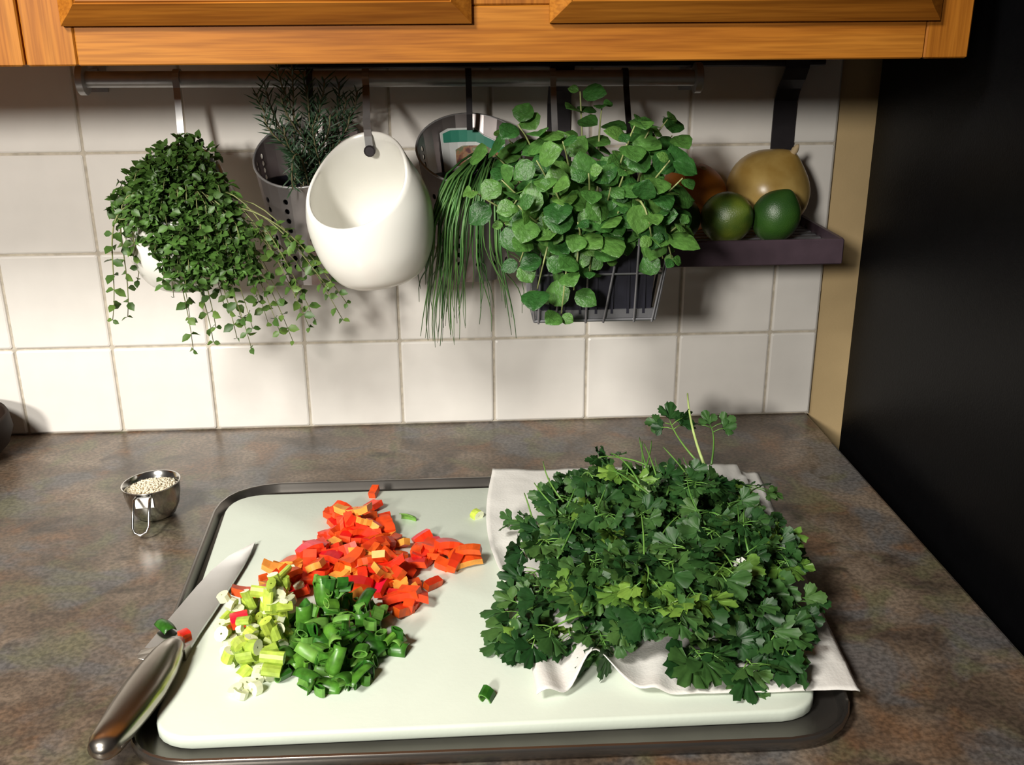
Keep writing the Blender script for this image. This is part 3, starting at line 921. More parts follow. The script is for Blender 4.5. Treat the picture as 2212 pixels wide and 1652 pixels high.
for (tx, tz) in trail:
    tip = Vector((tx, -0.150 + U(-0.012, 0.012), tz))
    if tx > 0.33: tip.y = -0.155 + U(-0.01, 0.01)
    if 0.362 < tx: tip.y = -0.168 + U(-0.004, 0.004) if tz > 0.205 else -0.150
    st_ = Vector((0.245 + (tx - 0.26) * 0.45, -0.160 + U(-0.01, 0.01), 0.300 + U(-0.02, 0.012)))
    pts = bez(st_, st_ + Vector(((tx - 0.26) * 0.3, -0.018, -0.005)), tip + Vector(((0.26 - tx) * 0.18, -0.008, (st_.z - tz) * 0.45)), tip, 10)
    MB().tube(pts, [0.0007] * 6 + [0.0006, 0.0005, 0.0005, 0.0004, 0.0004], 4).obj('stem', M['thyme_stem'], th, True)
    L = (tip - st_).length
    nn = max(4, int(L / 0.016))
    az0 = U(0, PI)
    for q in range(nn):
        t = 1 - q / nn * 0.72
        i = min(9, int(t * 10)); p = pts[i].lerp(pts[min(10, i + 1)], t * 10 - i)
        d = (pts[min(10, i + 1)] - pts[max(0, i - 1)]).normalized(); a_ = d.orthogonal().normalized(); b_ = d.cross(a_)
        az = az0 + q * 1.57
        for s in (0, PI):
            if rnd.random() < 0.12: continue
            o = a_ * math.cos(az + s) + b_ * math.sin(az + s)
            put('leaf', tl, th, frame(p, (o + d * 0.35).normalized(), (Vector((0, -0.7, 0.5)) + rvec(0.4)).normalized(), U(0.85, 1.3) * (0.7 if q == 0 else 1)))

# ------------------------------------------------------------------ rosemary
ro = empty('rosemary_plant', (0.366, -0.0885, 0.287), 'rosemary sprigs with thin needles standing in a perforated cup', 'plant')
rtips = [(0.318, -0.10, 0.392), (0.322, -0.075, 0.402), (0.338, -0.095, 0.4215), (0.352, -0.085, 0.4195), (0.366, -0.09, 0.398), (0.383, -0.085, 0.404), (0.402, -0.075, 0.386), (0.413, -0.07, 0.392),
         (0.352, -0.125, 0.340), (0.388, -0.10, 0.372), (0.326, -0.115, 0.372), (0.352, -0.140, 0.305), (0.372, -0.115, 0.360), (0.360, -0.07, 0.410), (0.395, -0.065, 0.400), (0.342, -0.105, 0.390),
         (0.378, -0.09, 0.385), (0.345, -0.12, 0.362), (0.405, -0.08, 0.370)]
for (tx, ty, tz) in rtips:
    tip = Vector((tx, ty, tz)); base = Vector((0.366 + U(-0.02, 0.02), -0.0885 + U(-0.02, 0.012), 0.287))
    pts = bez(base, base + Vector((0, 0, 0.04)), tip + Vector((0, 0.004, -0.03)), tip, 9)
    if tz < 0.33: pts = bez(base, base + Vector((0, -0.01, 0.06)), tip + Vector((0, -0.004, 0.05)), tip, 9)
    MB().tube(pts, 0.0009, 4).obj('stem', M['rosemary_stem'], ro, True)
    nd = MB()
    for q in range(48):
        t = 0.12 + 0.88 * (q + rnd.random()) / 48
        i = min(8, int(t * 9)); p = pts[i].lerp(pts[i + 1], t * 9 - i); d = (pts[i + 1] - pts[i]).normalized()
        a_ = d.orthogonal().normalized(); b_ = d.cross(a_); az = q * 2.4
        o = (a_ * math.cos(az) + b_ * math.sin(az)) * 0.85 + d * 0.75
        o.normalize(); L = U(0.011, 0.020) * (1.15 - 0.3 * t)
        side = o.cross(Vector((0, -1, 0.4))).normalized() * U(0.0006, 0.0009)
        nrm = side.cross(o).normalized() * 0.0004
        m_ = p + o * L * 0.55
        nd.add([p - side * .5, p + side * .5, m_ + side + nrm, p + o * L, m_ - side + nrm], [(0, 1, 2, 4), (4, 2, 3)])
    tag(nd.obj('needles', M['rosemary'], ro), kind='stuff')

# ------------------------------------------------------------------ chives
ch = empty('chive_plant', (0.534, -0.0885, 0.29), 'clump of thin chives drooping over the front of a perforated cup', 'plant')
for k in range(66):
    base = Vector((0.548 + U(-0.010, 0.012), -0.088 + U(-0.012, 0.012), 0.294))
    if rnd.random() < 0.62:
        tx = U(0.470, 0.512); mx_ = 0.498 + (tx - 0.490) * 0.8 + U(-0.006, 0.006)
    else:
        tx = U(0.512, 0.578); mx_ = 0.535 + (tx - 0.545) * 0.6 + U(-0.006, 0.006)
    tz = rnd.choice([U(0.140, 0.168), U(0.165, 0.20), U(0.175, 0.225)])
    over = Vector((mx_ + (0.548 - mx_) * 0.30, -0.152 + U(-0.008, 0.006), 0.308 + U(-0.010, 0.012)))
    mid = Vector((mx_, -0.166 + U(-0.01, 0.006), 0.255 + U(-0.012, 0.014)))
    end = Vector((tx, -0.140 + U(-0.014, 0.014), tz))
    p1 = bez(base, base + Vector((0, -0.002, 0.040 + U(0, 0.014))), over + Vector(((0.548 - over.x) * 0.55, 0.026, 0.020)), over, 5)
    p2 = bez(over, over + Vector(((mx_ - over.x) * 0.5, -0.013, -0.012)), mid + Vector((0, -0.001, 0.018)), mid, 4)
    p3 = bez(mid, mid + Vector((0, 0.0, -0.025)), end + Vector((U(-.008, .008), 0.0, 0.035)), end, 6)
    pts = p1 + p2[1:] + p3[1:]
    r0 = U(0.0008, 0.00125)
    MB().tube(pts, [r0 * (1 - 0.75 * (i / (len(pts) - 1)) ** 3) for i in range(len(pts))], 4).obj('blade', M['chive'], ch, True)


# ------------------------------------------------------------------ fruit on the shelf
def ball(name, c, r, prof, mat, label, cat, group, rot=(0, 0, 0), n=36, extra=None):
    e = empty(name, c, label, cat, group)
    R = Matrix.Rotation(rot[2], 4, 'Z') @ Matrix.Rotation(rot[1], 4, 'Y') @ Matrix.Rotation(rot[0], 4, 'X')
    mb = MB(); mb.lathe([(a * r, b * r) for a, b in prof], (0, 0, 0), n, cap0=True, cap1=True)
    put('skin', mb.mesh('skin', mat, True), e, Matrix.Translation(c) @ R)
    if extra:
        for nm, pr, mt in extra:
            mb = MB(); mb.lathe([(a * r, b * r) for a, b in pr], (0, 0, 0), 12, cap0=True, cap1=True)
            put(nm, mb.mesh(nm, mt, True), e, Matrix.Translation(c) @ R)
    return e


def sph(n=22, sq=1.0, tip=0.0, tip2=0.0):
    out = []
    for i in range(n + 1):
        t = -PI / 2 + PI * i / n
        r = math.cos(t); z = math.sin(t) * sq
        z += tip * max(0, math.sin(t)) ** 14 - tip2 * max(0, -math.sin(t)) ** 14
        out.append((max(r, 0.004), z))
    return out


SH = 0.2405
on = ball('onion', Vector((0.8460, -0.0545, SH + 0.0425)), 0.0450, sph(sq=0.93, tip=0.16, tip2=0.05), M['onion'], 'large yellow onion on the shelf behind the limes', 'onion', None, (0.35, 0.42, 0),
          extra=[('dry_tip', [(0.10, 0.96), (0.075, 1.08), (0.085, 1.16), (0.05, 1.26), (0.02, 1.30)], M['onion_tip']), ('root_end', [(0.02, -1.02), (0.09, -0.99), (0.10, -0.95)], M['onion_tip'])])
ball('lime', Vector((0.7845, -0.1215, SH + 0.0262)), 0.0262, sph(sq=1.04, tip=0.16, tip2=0.05), M['lime_yellow'], 'yellow-green lime in front on the shelf', 'lime', 'limes on the shelf', (1.15, 0.0, 0.55),
     extra=[('stem_end', [(0.02, -1.10), (0.12, -1.085), (0.13, -1.05)], M['onion_tip'])])
ball('lime', Vector((0.8355, -0.1210, SH + 0.0268)), 0.0245, sph(sq=1.10, tip=0.16, tip2=0.05), M['lime'], 'dark green lime in front of the onion, beside the yellow-green one', 'lime', 'limes on the shelf', (0.35, 0.30, 0.2),
     extra=[('stem_end', [(0.02, -1.16), (0.12, -1.145), (0.13, -1.10)], M['onion_tip'])])
ball('lime', Vector((0.7325, -0.120, SH + 0.0255)), 0.0250, sph(sq=1.06, tip=0.16, tip2=0.05), M['lime'], 'dark lime half hidden behind the mint leaves', 'lime', 'limes on the shelf', (1.2, 0.0, -0.4),
     extra=[('stem_end', [(0.02, -1.12), (0.12, -1.105), (0.13, -1.05)], M['onion_tip'])])
ball('orange', Vector((0.7640, -0.0530, SH + 0.0365)), 0.0370, sph(sq=0.97), M['orange'], 'dull orange fruit between the mint and the onion', 'orange', None, (0.4, 0.2, 0),
     extra=[('stem_end', [(0.10, 0.955), (0.085, 0.985), (0.03, 0.99)], M['onion_tip'])])

# ------------------------------------------------------------------ tray and cutting board
TR = [(0.2790, -0.5950), (0.7770, -0.6010), (0.7790, -0.1780), (0.2630, -0.1770)]
tr_o = rounded_quad(TR, [0.045, 0.055, 0.06, 0.06])
t = MB()
prof = [(0.004, 0.0005), (0.0008, 0.004), (0.0, 0.0095), (0.0012, 0.0115), (0.0030, 0.0118), (0.0045, 0.0105), (0.0075, 0.0035), (0.010, 0.0025)]
t.rings([[(x, y, z) for x, y in inset_poly(tr_o, i)] for i, z in prof], True, True)
tr = auto_smooth(t.obj('baking_tray', M['tray']), 40)
tag(tr, 'grey metal rimmed tray under the white cutting board', 'tray')
BR = [(0.2955, -0.5735), (0.7540, -0.5720), (0.7540, -0.2060), (0.2765, -0.2060)]
br_o = rounded_quad(BR, [0.028, 0.030, 0.035, 0.035])
b = MB()
prof = [(0.0015, 0.0027), (0.0, 0.0045), (0.0, 0.0105), (0.0008, 0.0122), (0.0025, 0.0130)]
b.rings([[(x, y, z) for x, y in inset_poly(br_o, i)] for i, z in prof], True, True)
bd = auto_smooth(b.obj('cutting_board', M['board']), 40)
tag(bd, 'white plastic cutting board with rounded corners in the tray', 'cutting board')
BT = 0.0130

# ------------------------------------------------------------------ paper towel
def towel_z(x, y):
    if x < 0.752: z = BT + 0.0010
    elif x < 0.782: z = BT + 0.001 - (x - 0.752) / 0.030 * 0.0010
    else: z = max(0.0022, BT - (x - 0.782) * 0.38)
    if y > -0.205 and x < 0.80: z = max(z - (y + 0.205) * 0.05, 0.0128)
    return z


nx, ny = 72, 84
C00, C10, C11, C01 = Vector((0.5560, -0.5530)), Vector((0.7835, -0.5560)), Vector((0.8220, -0.1720)), Vector((0.5405, -0.1730))
vt, ft = [], []
for j in range(ny + 1):
    for i in range(nx + 1):
        u, v = i / nx, j / ny
        p = C00 * (1 - u) * (1 - v) + C10 * u * (1 - v) + C11 * u * v + C01 * (1 - u) * v
        x, y = p.x, p.y
        x -= 0.016 * math.sin(PI * min(1, max(0, (1 - v) / 0.75))) * (1 - u) ** 3
        z = towel_z(x, y)
        w = 0
        # long folds on the near left
        k = max(0, 1 - u / 0.40) * min(1, max(0, (0.72 - v) / 0.35))
        w += k * 0.0045 * (1 + math.sin(u * 46 + v * 5.0))
        # lifted arch of the near edge
        g = math.exp(-((u - 0.20) / 0.070) ** 2) * max(0, 1 - v / 0.30) ** 1.5
        w += 0.018 * g; y += 0.026 * math.exp(-((u - 0.20) / 0.085) ** 2) * max(0, 1 - v / 0.25)
        g2 = math.exp(-(((u - 0.36) - v * 0.5) / 0.035) ** 2) * max(0, 1 - v / 0.35)
        w += 0.006 * g2
        # gentle overall ripple and pressed quilting
        w += 0.0011 * (1 + noise.noise(Vector((x * 28, y * 28, 1.0)))) + 0.0008 * (1 + noise.noise(Vector((x * 70, y * 70, 5.0))))
        w += 0.0025 * max(0, 1 - abs(v - 1.0) / 0.05) * max(0, 1 - u / 0.2)
        if x > 0.7835 and y > -0.60: w *= 0.6
        vt.append((x, y, z + w))
for j in range(ny):
    for i in range(nx):
        a = j * (nx + 1) + i
        ft.append((a, a + 1, a + nx + 2, a + nx + 1))
tw = put('paper_towel', mesh_from('paper_towel', vt, ft, M['towel'], True))
so = tw.modifiers.new('thickness', 'SOLIDIFY'); so.thickness = 0.0007; so.offset = 1
tag(tw, 'white paper towel under the cilantro, lapping off the board', 'paper towel')


# ------------------------------------------------------------------ heaps: height field so that pieces lie on one another
class Heap:
    def __init__(s, x0, x1, y0, y1, zf, c=0.002):
        s.x0, s.y0, s.c = x0, y0, c
        s.nx = int((x1 - x0) / c) + 1; s.ny = int((y1 - y0) / c) + 1
        s.h = [[zf] * s.nx for _ in range(s.ny)]

    def cells(s, x, y, r):
        k = max(1, int(r / s.c)); ci = int((x - s.x0) / s.c); cj = int((y - s.y0) / s.c)
        for j in range(max(0, cj - k), min(s.ny, cj + k + 1)):
            for i in range(max(0, ci - k), min(s.nx, ci + k + 1)):
                if (i - ci) ** 2 + (j - cj) ** 2 <= k * k + 0.5: yield i, j

    def drop(s, x, y, r, h):
        cs = list(s.cells(x, y, r)); v = sorted(s.h[j][i] for i, j in cs)
        z = v[int(len(v) * 0.72)] if len(v) > 1 else v[0]
        for i, j in cs: s.h[j][i] = max(s.h[j][i], z + h * 0.82)
        return z


def rand_in(poly):
    xs = [p[0] for p in poly]; ys = [p[1] for p in poly]
    while True:
        p = (U(min(xs), max(xs)), U(min(ys), max(ys)))
        if inside(p, poly): return p


heap = Heap(0.30, 0.56, -0.58, -0.18, BT)


def pepper_mesh(L, W, T, curve, n=5, taper=0.0):
    mb = MB(); rings = []
    for i in range(n + 1):
        t = i / n - 0.5; y = t * L; z = -curve * L * (4 * t * t) + curve * L * 0.5
        w = W * (1 + taper * t) * (0.93 + 0.14 * ((i * 37) % 5) / 5)
        rings.append([(-w / 2, y, z - T / 2), (w / 2, y, z - T / 2), (w / 2 * 0.96, y, z + T / 2), (-w / 2 * 0.96, y, z + T / 2)])
    bidx = len(mb.v)
    mb.rings(rings, True, True, 1)
    for fi, f in enumerate(mb.f):
        zz = [i % 4 for i in f]
        if len(f) == 4 and sorted(set(zz)) == [2, 3]: mb.m[fi] = 0
    return mb


pep = []
for (L, W, T, cv, tp) in ((0.015, 0.013, 0.0055, 0.05, 0.1), (0.012, 0.011, 0.005, 0.04, -0.2), (0.024, 0.010, 0.0055, 0.10, 0.2), (0.032, 0.010, 0.0055, 0.13, 0.3), (0.020, 0.014, 0.0055, 0.08, 0.5), (0.016, 0.008, 0.0065, 0.03, 0.0)):
    for mset in (('pep_skin', 'pep_flesh'), ('pep_skin', 'pep_flesh'), ('pep_skin', 'pep_flesh'), ('pep_flesh', 'pep_flesh'), ('pep_flesh', 'pep_pale')):
        mb = pepper_mesh(L, W, T, cv, taper=tp)
        pep.append((mb.mesh('pepper', [M[mset[0]], M[mset[1]]]), L, W, T, mset))


def pepper(x, y, label, group, idx=None, flip=None, yaw=None, tilt=0.35, zz=None, lift=0.0):
    me, L, W, T, ms = pep[idx if idx is not None else rnd.randrange(len(pep))]
    s = U(0.9, 1.15)
    z = heap.drop(x, y, 0.42 * (L + W) / 2 * s, T * s) if zz is None else zz
    fl_ = rnd.random() < 0.55 if flip is None else flip
    R = Matrix.Rotation(yaw if yaw is not None else U(0, 2 * PI), 4, 'Z') @ Matrix.Rotation(U(-tilt, tilt), 4, 'X') @ Matrix.Rotation(U(-tilt, tilt) + (PI if fl_ else 0), 4, 'Y')
    o = put('red_pepper_piece', me, None, Matrix.Translation((x, y, z + T * s * 0.5 + 0.0008 + lift)) @ R @ Matrix.Scale(s, 4))
    return tag(o, label, 'pepper piece', group)


RED = [(0.348, -0.415), (0.351, -0.371), (0.367, -0.348), (0.382, -0.307), (0.38, -0.264), (0.403, -0.256), (0.419, -0.242), (0.434, -0.263), (0.444, -0.32), (0.455, -0.338), (0.477, -0.313), (0.511, -0.366), (0.492, -0.385), (0.477, -0.41), (0.466, -0.444), (0.456, -0.443), (0.428, -0.417), (0.403, -0.419), (0.371, -0.403)]
RED = [(x, y + 0.006) for x, y in RED]
core = [(0.385 + (x - 0.415) * 0.62 + 0.03, -0.352 + (y + 0.352) * 0.62) for x, y in RED]
GP = 'diced red pepper in the red heap'
LP_ = 'chopped red pepper piece in the heap on the board'
def pep_label(x, y):
    if y > -0.30: return 'chopped red pepper piece near the far tip of the red heap'
    if x > 0.455: return 'chopped red pepper piece on the arm of the heap towards the paper towel'
    if x < 0.385: return 'chopped red pepper piece on the knife side of the red heap'
    if y < -0.385: return 'chopped red pepper piece in the red heap beside the green scallions'
    return 'chopped red pepper piece in the middle of the red heap'


for k in range(92):
    p = rand_in(RED); pepper(*p, pep_label(*p), GP)
for k in range(22):
    p = rand_in([(0.340, -0.408), (0.350, -0.360), (0.375, -0.335), (0.400, -0.350), (0.385, -0.400)]); pepper(*p, pep_label(*p), GP)
for k in range(44):
    p = rand_in(core); pepper(*p, pep_label(*p), GP, tilt=0.7)
pepper(0.4205, -0.2170, 'orange pepper chip lying alone at the tip of the red heap', 'stray pepper pieces', idx=25, flip=True)

# scallions
def ring_mesh(ro_, ri_, L, ma, mb_, name, n=10, sq=0.85):
    b = MB()
    out = [[(ro_ * math.cos(2 * PI * k / n), y, ro_ * sq * math.sin(2 * PI * k / n)) for k in range(n)] for y in (-L / 2, L / 2)]
    inn = [[(ri_ * math.cos(2 * PI * k / n), y, ri_ * sq * math.sin(2 * PI * k / n)) for k in range(n)] for y in (L / 2, -L / 2)]
    b.rings(out); b.rings([out[1], inn[0]], mi=1); b.rings(inn, mi=1); b.rings([inn[1], out[0]], mi=1)
    return b.mesh(name, [ma, mb_], False)


def sheet_mesh(L, W, curl, ma, mb_, name, n=6):
    b = MB(); th_ = 0.0009
    rings = []
    for i in range(n + 1):
        t = i / n - 0.5; row = []
        w = W * (1 - 0.5 * abs(t) ** 2)
        top = []; bot = []
        for k in range(5):
            s = (k / 4 - 0.5); z = curl * W * (1 - 4 * s * s) - 0.06 * L * t * t * 4
            top.append((s * w, t * L, z + th_)); bot.append((s * w, t * L, z))
        rings.append(top + bot[::-1])
    b.rings(rings, True, True)
    return b.mesh(name, [ma, mb_], True)


dk = [ring_mesh(0.0052, 0.0040, 0.009, M['sc_dark'], M['sc_dark_in'], 'scallion', sq=0.55), ring_mesh(0.0046, 0.0034, 0.014, M['sc_dark'], M['sc_dark'], 'scallion', sq=0.4),
      ring_mesh(0.0058, 0.0046, 0.008, M['sc_dark_in'], M['sc_dark'], 'scallion', sq=0.5), sheet_mesh(0.022, 0.013, 0.25, M['sc_dark'], M['sc_dark'], 'scallion'), sheet_mesh(0.016, 0.011, 0.3, M['sc_dark_in'], M['sc_dark'], 'scallion')]
lt = [ring_mesh(0.0056, 0.0008, 0.008, M['sc_light'], M['sc_white'], 'scallion', sq=0.8), ring_mesh(0.0050, 0.0007, 0.012, M['sc_light'], M['sc_light'], 'scallion', sq=0.65), ring_mesh(0.0060, 0.0012, 0.005, M['sc_white'], M['sc_white'], 'scallion'),
      ring_mesh(0.0048, 0.0006, 0.018, M['sc_light'], M['sc_white'], 'scallion', sq=0.6)]
DK = [(0.375, -0.431), (0.417, -0.413), (0.443, -0.422), (0.456, -0.463), (0.464, -0.488), (0.452, -0.505), (0.431, -0.542), (0.403, -0.546), (0.375, -0.528), (0.376, -0.488), (0.363, -0.45)]
LT = [(0.32, -0.433), (0.341, -0.407), (0.368, -0.392), (0.374, -0.43), (0.376, -0.481), (0.373, -0.526), (0.346, -0.519), (0.326, -0.478)]
DK = [(x, -0.526 + (y + 0.535) * 0.86) for x, y in DK]; LT = [(x - 0.002, -0.527 + (y + 0.535) * 0.84) for x, y in LT]
DKc = [(0.412 + (x - 0.412) * 0.66, -0.478 + (y + 0.478) * 0.66) for x, y in DK]


def scallion(x, y, me, r, h, label, group, tilt=0.8, upright=0.3):
    z = heap.drop(x, y, r, h); s = U(0.85, 1.15)
    R = Matrix.Rotation(U(0, 2 * PI), 4, 'Z') @ Matrix.Rotation((PI / 2 if rnd.random() < upright else 0) + U(-tilt, tilt) * 0.6, 4, 'X') @ Matrix.Rotation(U(-PI, PI) if r < 0.005 else U(-tilt, tilt), 4, 'Y')
    return tag(put('scallion_piece', me, None, Matrix.Translation((x, y, z + h * 0.55)) @ R @ Matrix.Scale(s, 4)), label, 'scallion piece', group)


DL = ['dark green scallion ring slice in the chopped green heap', 'flat dark green scallion leaf piece in the chopped green heap']
for k in range(120):
    i = rnd.randrange(5)
    scallion(*rand_in(DK), dk[i], 0.0045 if i < 3 else 0.006, 0.0075 if i < 3 else 0.004, DL[i > 2], 'dark green scallion slices')
for k in range(60):
    i = rnd.randrange(5)
    scallion(*rand_in(DKc), dk[i], 0.0045 if i < 3 else 0.006, 0.0075 if i < 3 else 0.004, DL[i > 2], 'dark green scallion slices')
for k in range(125):
    i = rnd.randrange(4); p = rand_in(LT)
    scallion(*p, lt[2] if p[0] < 0.335 and rnd.random() < .5 else lt[i], 0.0045, 0.0075, 'pale green and white scallion slice at the heap end near the knife', 'pale scallion slices')
for x, y in ((0.345, -0.528), (0.352, -0.522), (0.358, -0.527), (0.322, -0.464), (0.366, -0.389), (0.372, -0.399), (0.349, -0.532)):
    scallion(x, y, lt[2], 0.005, 0.005, 'white scallion ring at the fringe of the pale slices', 'white scallion rings', upright=0.8)
pepper(0.3395, -0.4350, 'orange-red pepper chunk on the pale end of the scallions', 'stray pepper pieces', idx=12, flip=True, lift=0.0045)
pepper(0.3370, -0.4650, 'small square of bright red pepper on the pale scallions', 'stray pepper pieces', idx=0, flip=False, tilt=0.1, yaw=0.25, lift=0.0045)
pepper(0.3910, -0.4500, 'tiny red pepper bit on the dark green scallions', 'stray pepper pieces', idx=5, flip=True, lift=0.0045)
for (x, y, me, lb) in ((0.5215, -0.2715, lt[0], 'yellow-green scallion bit alone near the paper towel back corner'), (0.456, -0.2745, dk[4], 'dark scallion shred lying alone right of the red heap tip'),
                       (0.5215, -0.5450, dk[0], 'green scallion bit alone near the board front edge')):
    scallion(x, y, me, 0.003, 0.0048, lb, 'stray scallion bits', tilt=0.2, upright=0.0)

# ------------------------------------------------------------------ knife
kn = empty('chef_knife', (0.288, -0.478, 0.0118), 'all-steel chef knife lying on the left edge of the board', 'knife')
spine = [(0.3010, -0.4800), (0.3035, -0.4600), (0.3075, -0.4350), (0.3115, -0.4080), (0.3150, -0.3830), (0.3180, -0.3600), (0.3200, -0.3380), (0.3205, -0.3180)]
edge = [(0.2660, -0.4760), (0.2690, -0.4620), (0.2735, -0.4400), (0.2790, -0.4150), (0.2845, -0.3900), (0.2910, -0.3650), (0.3010, -0.3400), (0.3195, -0.3165)]
KZ = 0.0162
bl = MB(); rings = []
for (sx, sy), (ex, ey) in zip(spine, edge):
    sy += 0.005; ey += 0.005
    a = Vector((sx, sy, KZ)); e = Vector((ex, ey, KZ - 0.0005)); m = a.lerp(e, 0.45)
    t_ = 0.0011
    rings.append([a + Vector((0, 0, t_)), m + Vector((0, 0, t_ * 0.85)), e + Vector((0, 0, 0.0001)), e - Vector((0, 0, 0.0001)), m - Vector((0, 0, t_ * 0.85)), a - Vector((0, 0, t_))])
bl.rings(rings, True, True)
bo = auto_smooth(bl.obj('blade', M['knife_blade'], kn), 20)
hd = MB(); rings = []
cen = [(0.2905, -0.4745, 0.006, 0.0035), (0.2895, -0.4830, 0.0085, 0.0070), (0.2880, -0.4950, 0.0120, 0.0080), (0.2855, -0.5150, 0.0150, 0.0088), (0.2825, -0.5370, 0.0158, 0.0092), (0.2790, -0.5580, 0.0146, 0.0092), (0.2760, -0.5760, 0.0128, 0.0092), (0.2735, -0.5900, 0.0112, 0.0090), (0.2722, -0.5975, 0.0085, 0.0070), (0.2716, -0.6010, 0.0035, 0.0030)]
for i, (x, y, w, h) in enumerate(cen):
    y += 0.004
    d = Vector((cen[min(i + 1, len(cen) - 1)][0] - cen[max(i - 1, 0)][0], cen[min(i + 1, len(cen) - 1)][1] - cen[max(i - 1, 0)][1], 0)).normalized()
    s = Vector((-d.y, d.x, 0)); row = []
    for k in range(20):
        a = 2 * PI * k / 20
        ca, sa = math.cos(a), math.sin(a)
        row.append(Vector((x, y, 0.0212)) + s * w * ca + Vector((0, 0, h * math.copysign(abs(sa) ** 0.75, sa))))
    rings.append(row)
hd.rings(rings, True, True)
hd.obj('handle', M['knife_handle'], kn, True)
bs = MB()
bs.rings([[(0.3010, -0.4740, KZ + 0.0035), (0.2780, -0.4715, KZ + 0.0016), (0.2650, -0.4765, KZ + 0.0012), (0.2650, -0.4765, KZ - 0.0012), (0.2780, -0.4715, KZ - 0.0016), (0.3010, -0.4740, KZ - 0.0035)],
          [(0.3000, -0.4860, KZ + 0.0065), (0.2770, -0.4850, KZ + 0.0045), (0.2640, -0.4830, KZ + 0.0016), (0.2640, -0.4830, KZ - 0.0016), (0.2770, -0.4850, KZ - 0.0045), (0.3000, -0.4860, KZ - 0.0065)]], True, True)
bs.obj('bolster', M['knife_handle'], kn)
for (x, y, me, lb, ct_, nm) in ((0.2755, -0.4480, dk[3], 'wilted green scallion shred on the knife blade heel', 'scallion piece', 'scallion_piece'), (0.2930, -0.4590, pep[1][0], 'tiny orange pepper crumb on the knife blade', 'pepper piece', 'red_pepper_piece')):
    o = put(nm, me, None, Matrix.Translation((x, y, KZ + 0.0028)) @ Matrix.Rotation(0.7, 4, 'Z') @ Matrix.Scale(0.6 if nm[0] == 'r' else 0.85, 4))
    tag(o, lb, ct_)

# ------------------------------------------------------------------ measuring cup with seeds
CC = Vector((0.2065, -0.2190, 0.0))
mc = empty('measuring_cup', CC, 'small steel measuring cup filled with pale seeds', 'measuring cup')
Rt = Matrix.Translation(CC) @ Matrix.Rotation(-0.05, 4, 'Y')
cb = MB()
cb.lathe([(0.0150, 0.0006), (0.0190, 0.0030), (0.0235, 0.0120), (0.0262, 0.0240), (0.0272, 0.0345), (0.0282, 0.0352), (0.0280, 0.0360), (0.0266, 0.0357), (0.0255, 0.0240), (0.0226, 0.0120), (0.0180, 0.0038), (0.0005, 0.0030)], (0, 0, 0), 40, cap0=True)
put('cup_bowl', cb.mesh('cup_bowl', M['steel_bright'], True), mc, Rt)
hdl = MB()
w = 0.0075
hdl.tube([(-w + 0.001, -0.0262, 0.0300), (-w, -0.0285, 0.0335), (-w, -0.0330, 0.0318), (-w, -0.0420, 0.0215), (-w, -0.0490, 0.0120), (-w + 0.002, -0.0520, 0.0078), (0.0, -0.0535, 0.0058), (w - 0.002, -0.0520, 0.0078), (w, -0.0490, 0.0120),
          (w, -0.0420, 0.0215), (w, -0.0330, 0.0318), (w, -0.0285, 0.0335), (w - 0.001, -0.0262, 0.0300)], 0.0014, 8)
put('wire_handle', hdl.mesh('wire_handle', M['steel_bright'], True), mc, Rt)
hs = MB(); hs.box(-0.0095, 0.0095, -0.0285, -0.0262, 0.0210, 0.0330, bev=0.0008)
put('handle_plate', hs.mesh('handle_plate', M['steel_bright']), mc, Rt)
sd = MB()
gv, gf = [], []
for r_, z_ in ((0.0, -1), (0.75, -0.45), (0.8, 0.35), (0.0, 1)):
    if r_ == 0: gv.append(Vector((0, z_, 0)))
    else:
        for k in range(5): gv.append(Vector((r_ * 0.55 * math.cos(2 * PI * k / 5), z_, r_ * 0.55 * math.sin(2 * PI * k / 5))))
gf = [(0, 1 + (k + 1) % 5, 1 + k) for k in range(5)] + [(1 + k, 1 + (k + 1) % 5, 6 + (k + 1) % 5, 6 + k) for k in range(5)] + [(6 + k, 6 + (k + 1) % 5, 11) for k in range(5)]
for k in range(950):
    a = U(0, 2 * PI); r_ = 0.0243 * math.sqrt(rnd.random())
    p = Vector((r_ * math.cos(a), r_ * math.sin(a), 0.0285 + 0.0045 * (1 - (r_ / 0.0243) ** 2) + U(-0.001, 0.001)))
    sd.inst(gv, gf, Rt @ frame(p, Vector((U(-1, 1), U(-1, 1), U(-.3, .3))), Vector((0, 0, 1)), U(0.0013, 0.0018)))
sdo = put('seeds', sd.mesh('seeds', M['seed'], True))
tag(sdo, 'pale sesame-like seeds filling the measuring cup', 'seeds', None, 'stuff')
bed = MB(); bed.lathe([(0.0245, 0.0275), (0.015, 0.0305), (0.0005, 0.0315)], (0, 0, 0), 28)
bo_ = put('seed_bed', bed.mesh('seed_bed', M['seed'], True), sdo, Rt)

# ------------------------------------------------------------------ dark crock at the left edge
ck = MB()
ck.lathe([(0.034, 0.0), (0.046, 0.004), (0.058, 0.016), (0.064, 0.032), (0.062, 0.048), (0.0600, 0.052), (0.0580, 0.048), (0.0590, 0.032), (0.052, 0.016), (0.040, 0.008), (0.0005, 0.007)], (-0.053, -0.072, 0.0), 48, cap0=True)
tag(ck.obj('brown_bowl', M['crock'], None, True), 'dark brown rounded bowl cut off at the left edge against the tiles', 'bowl')


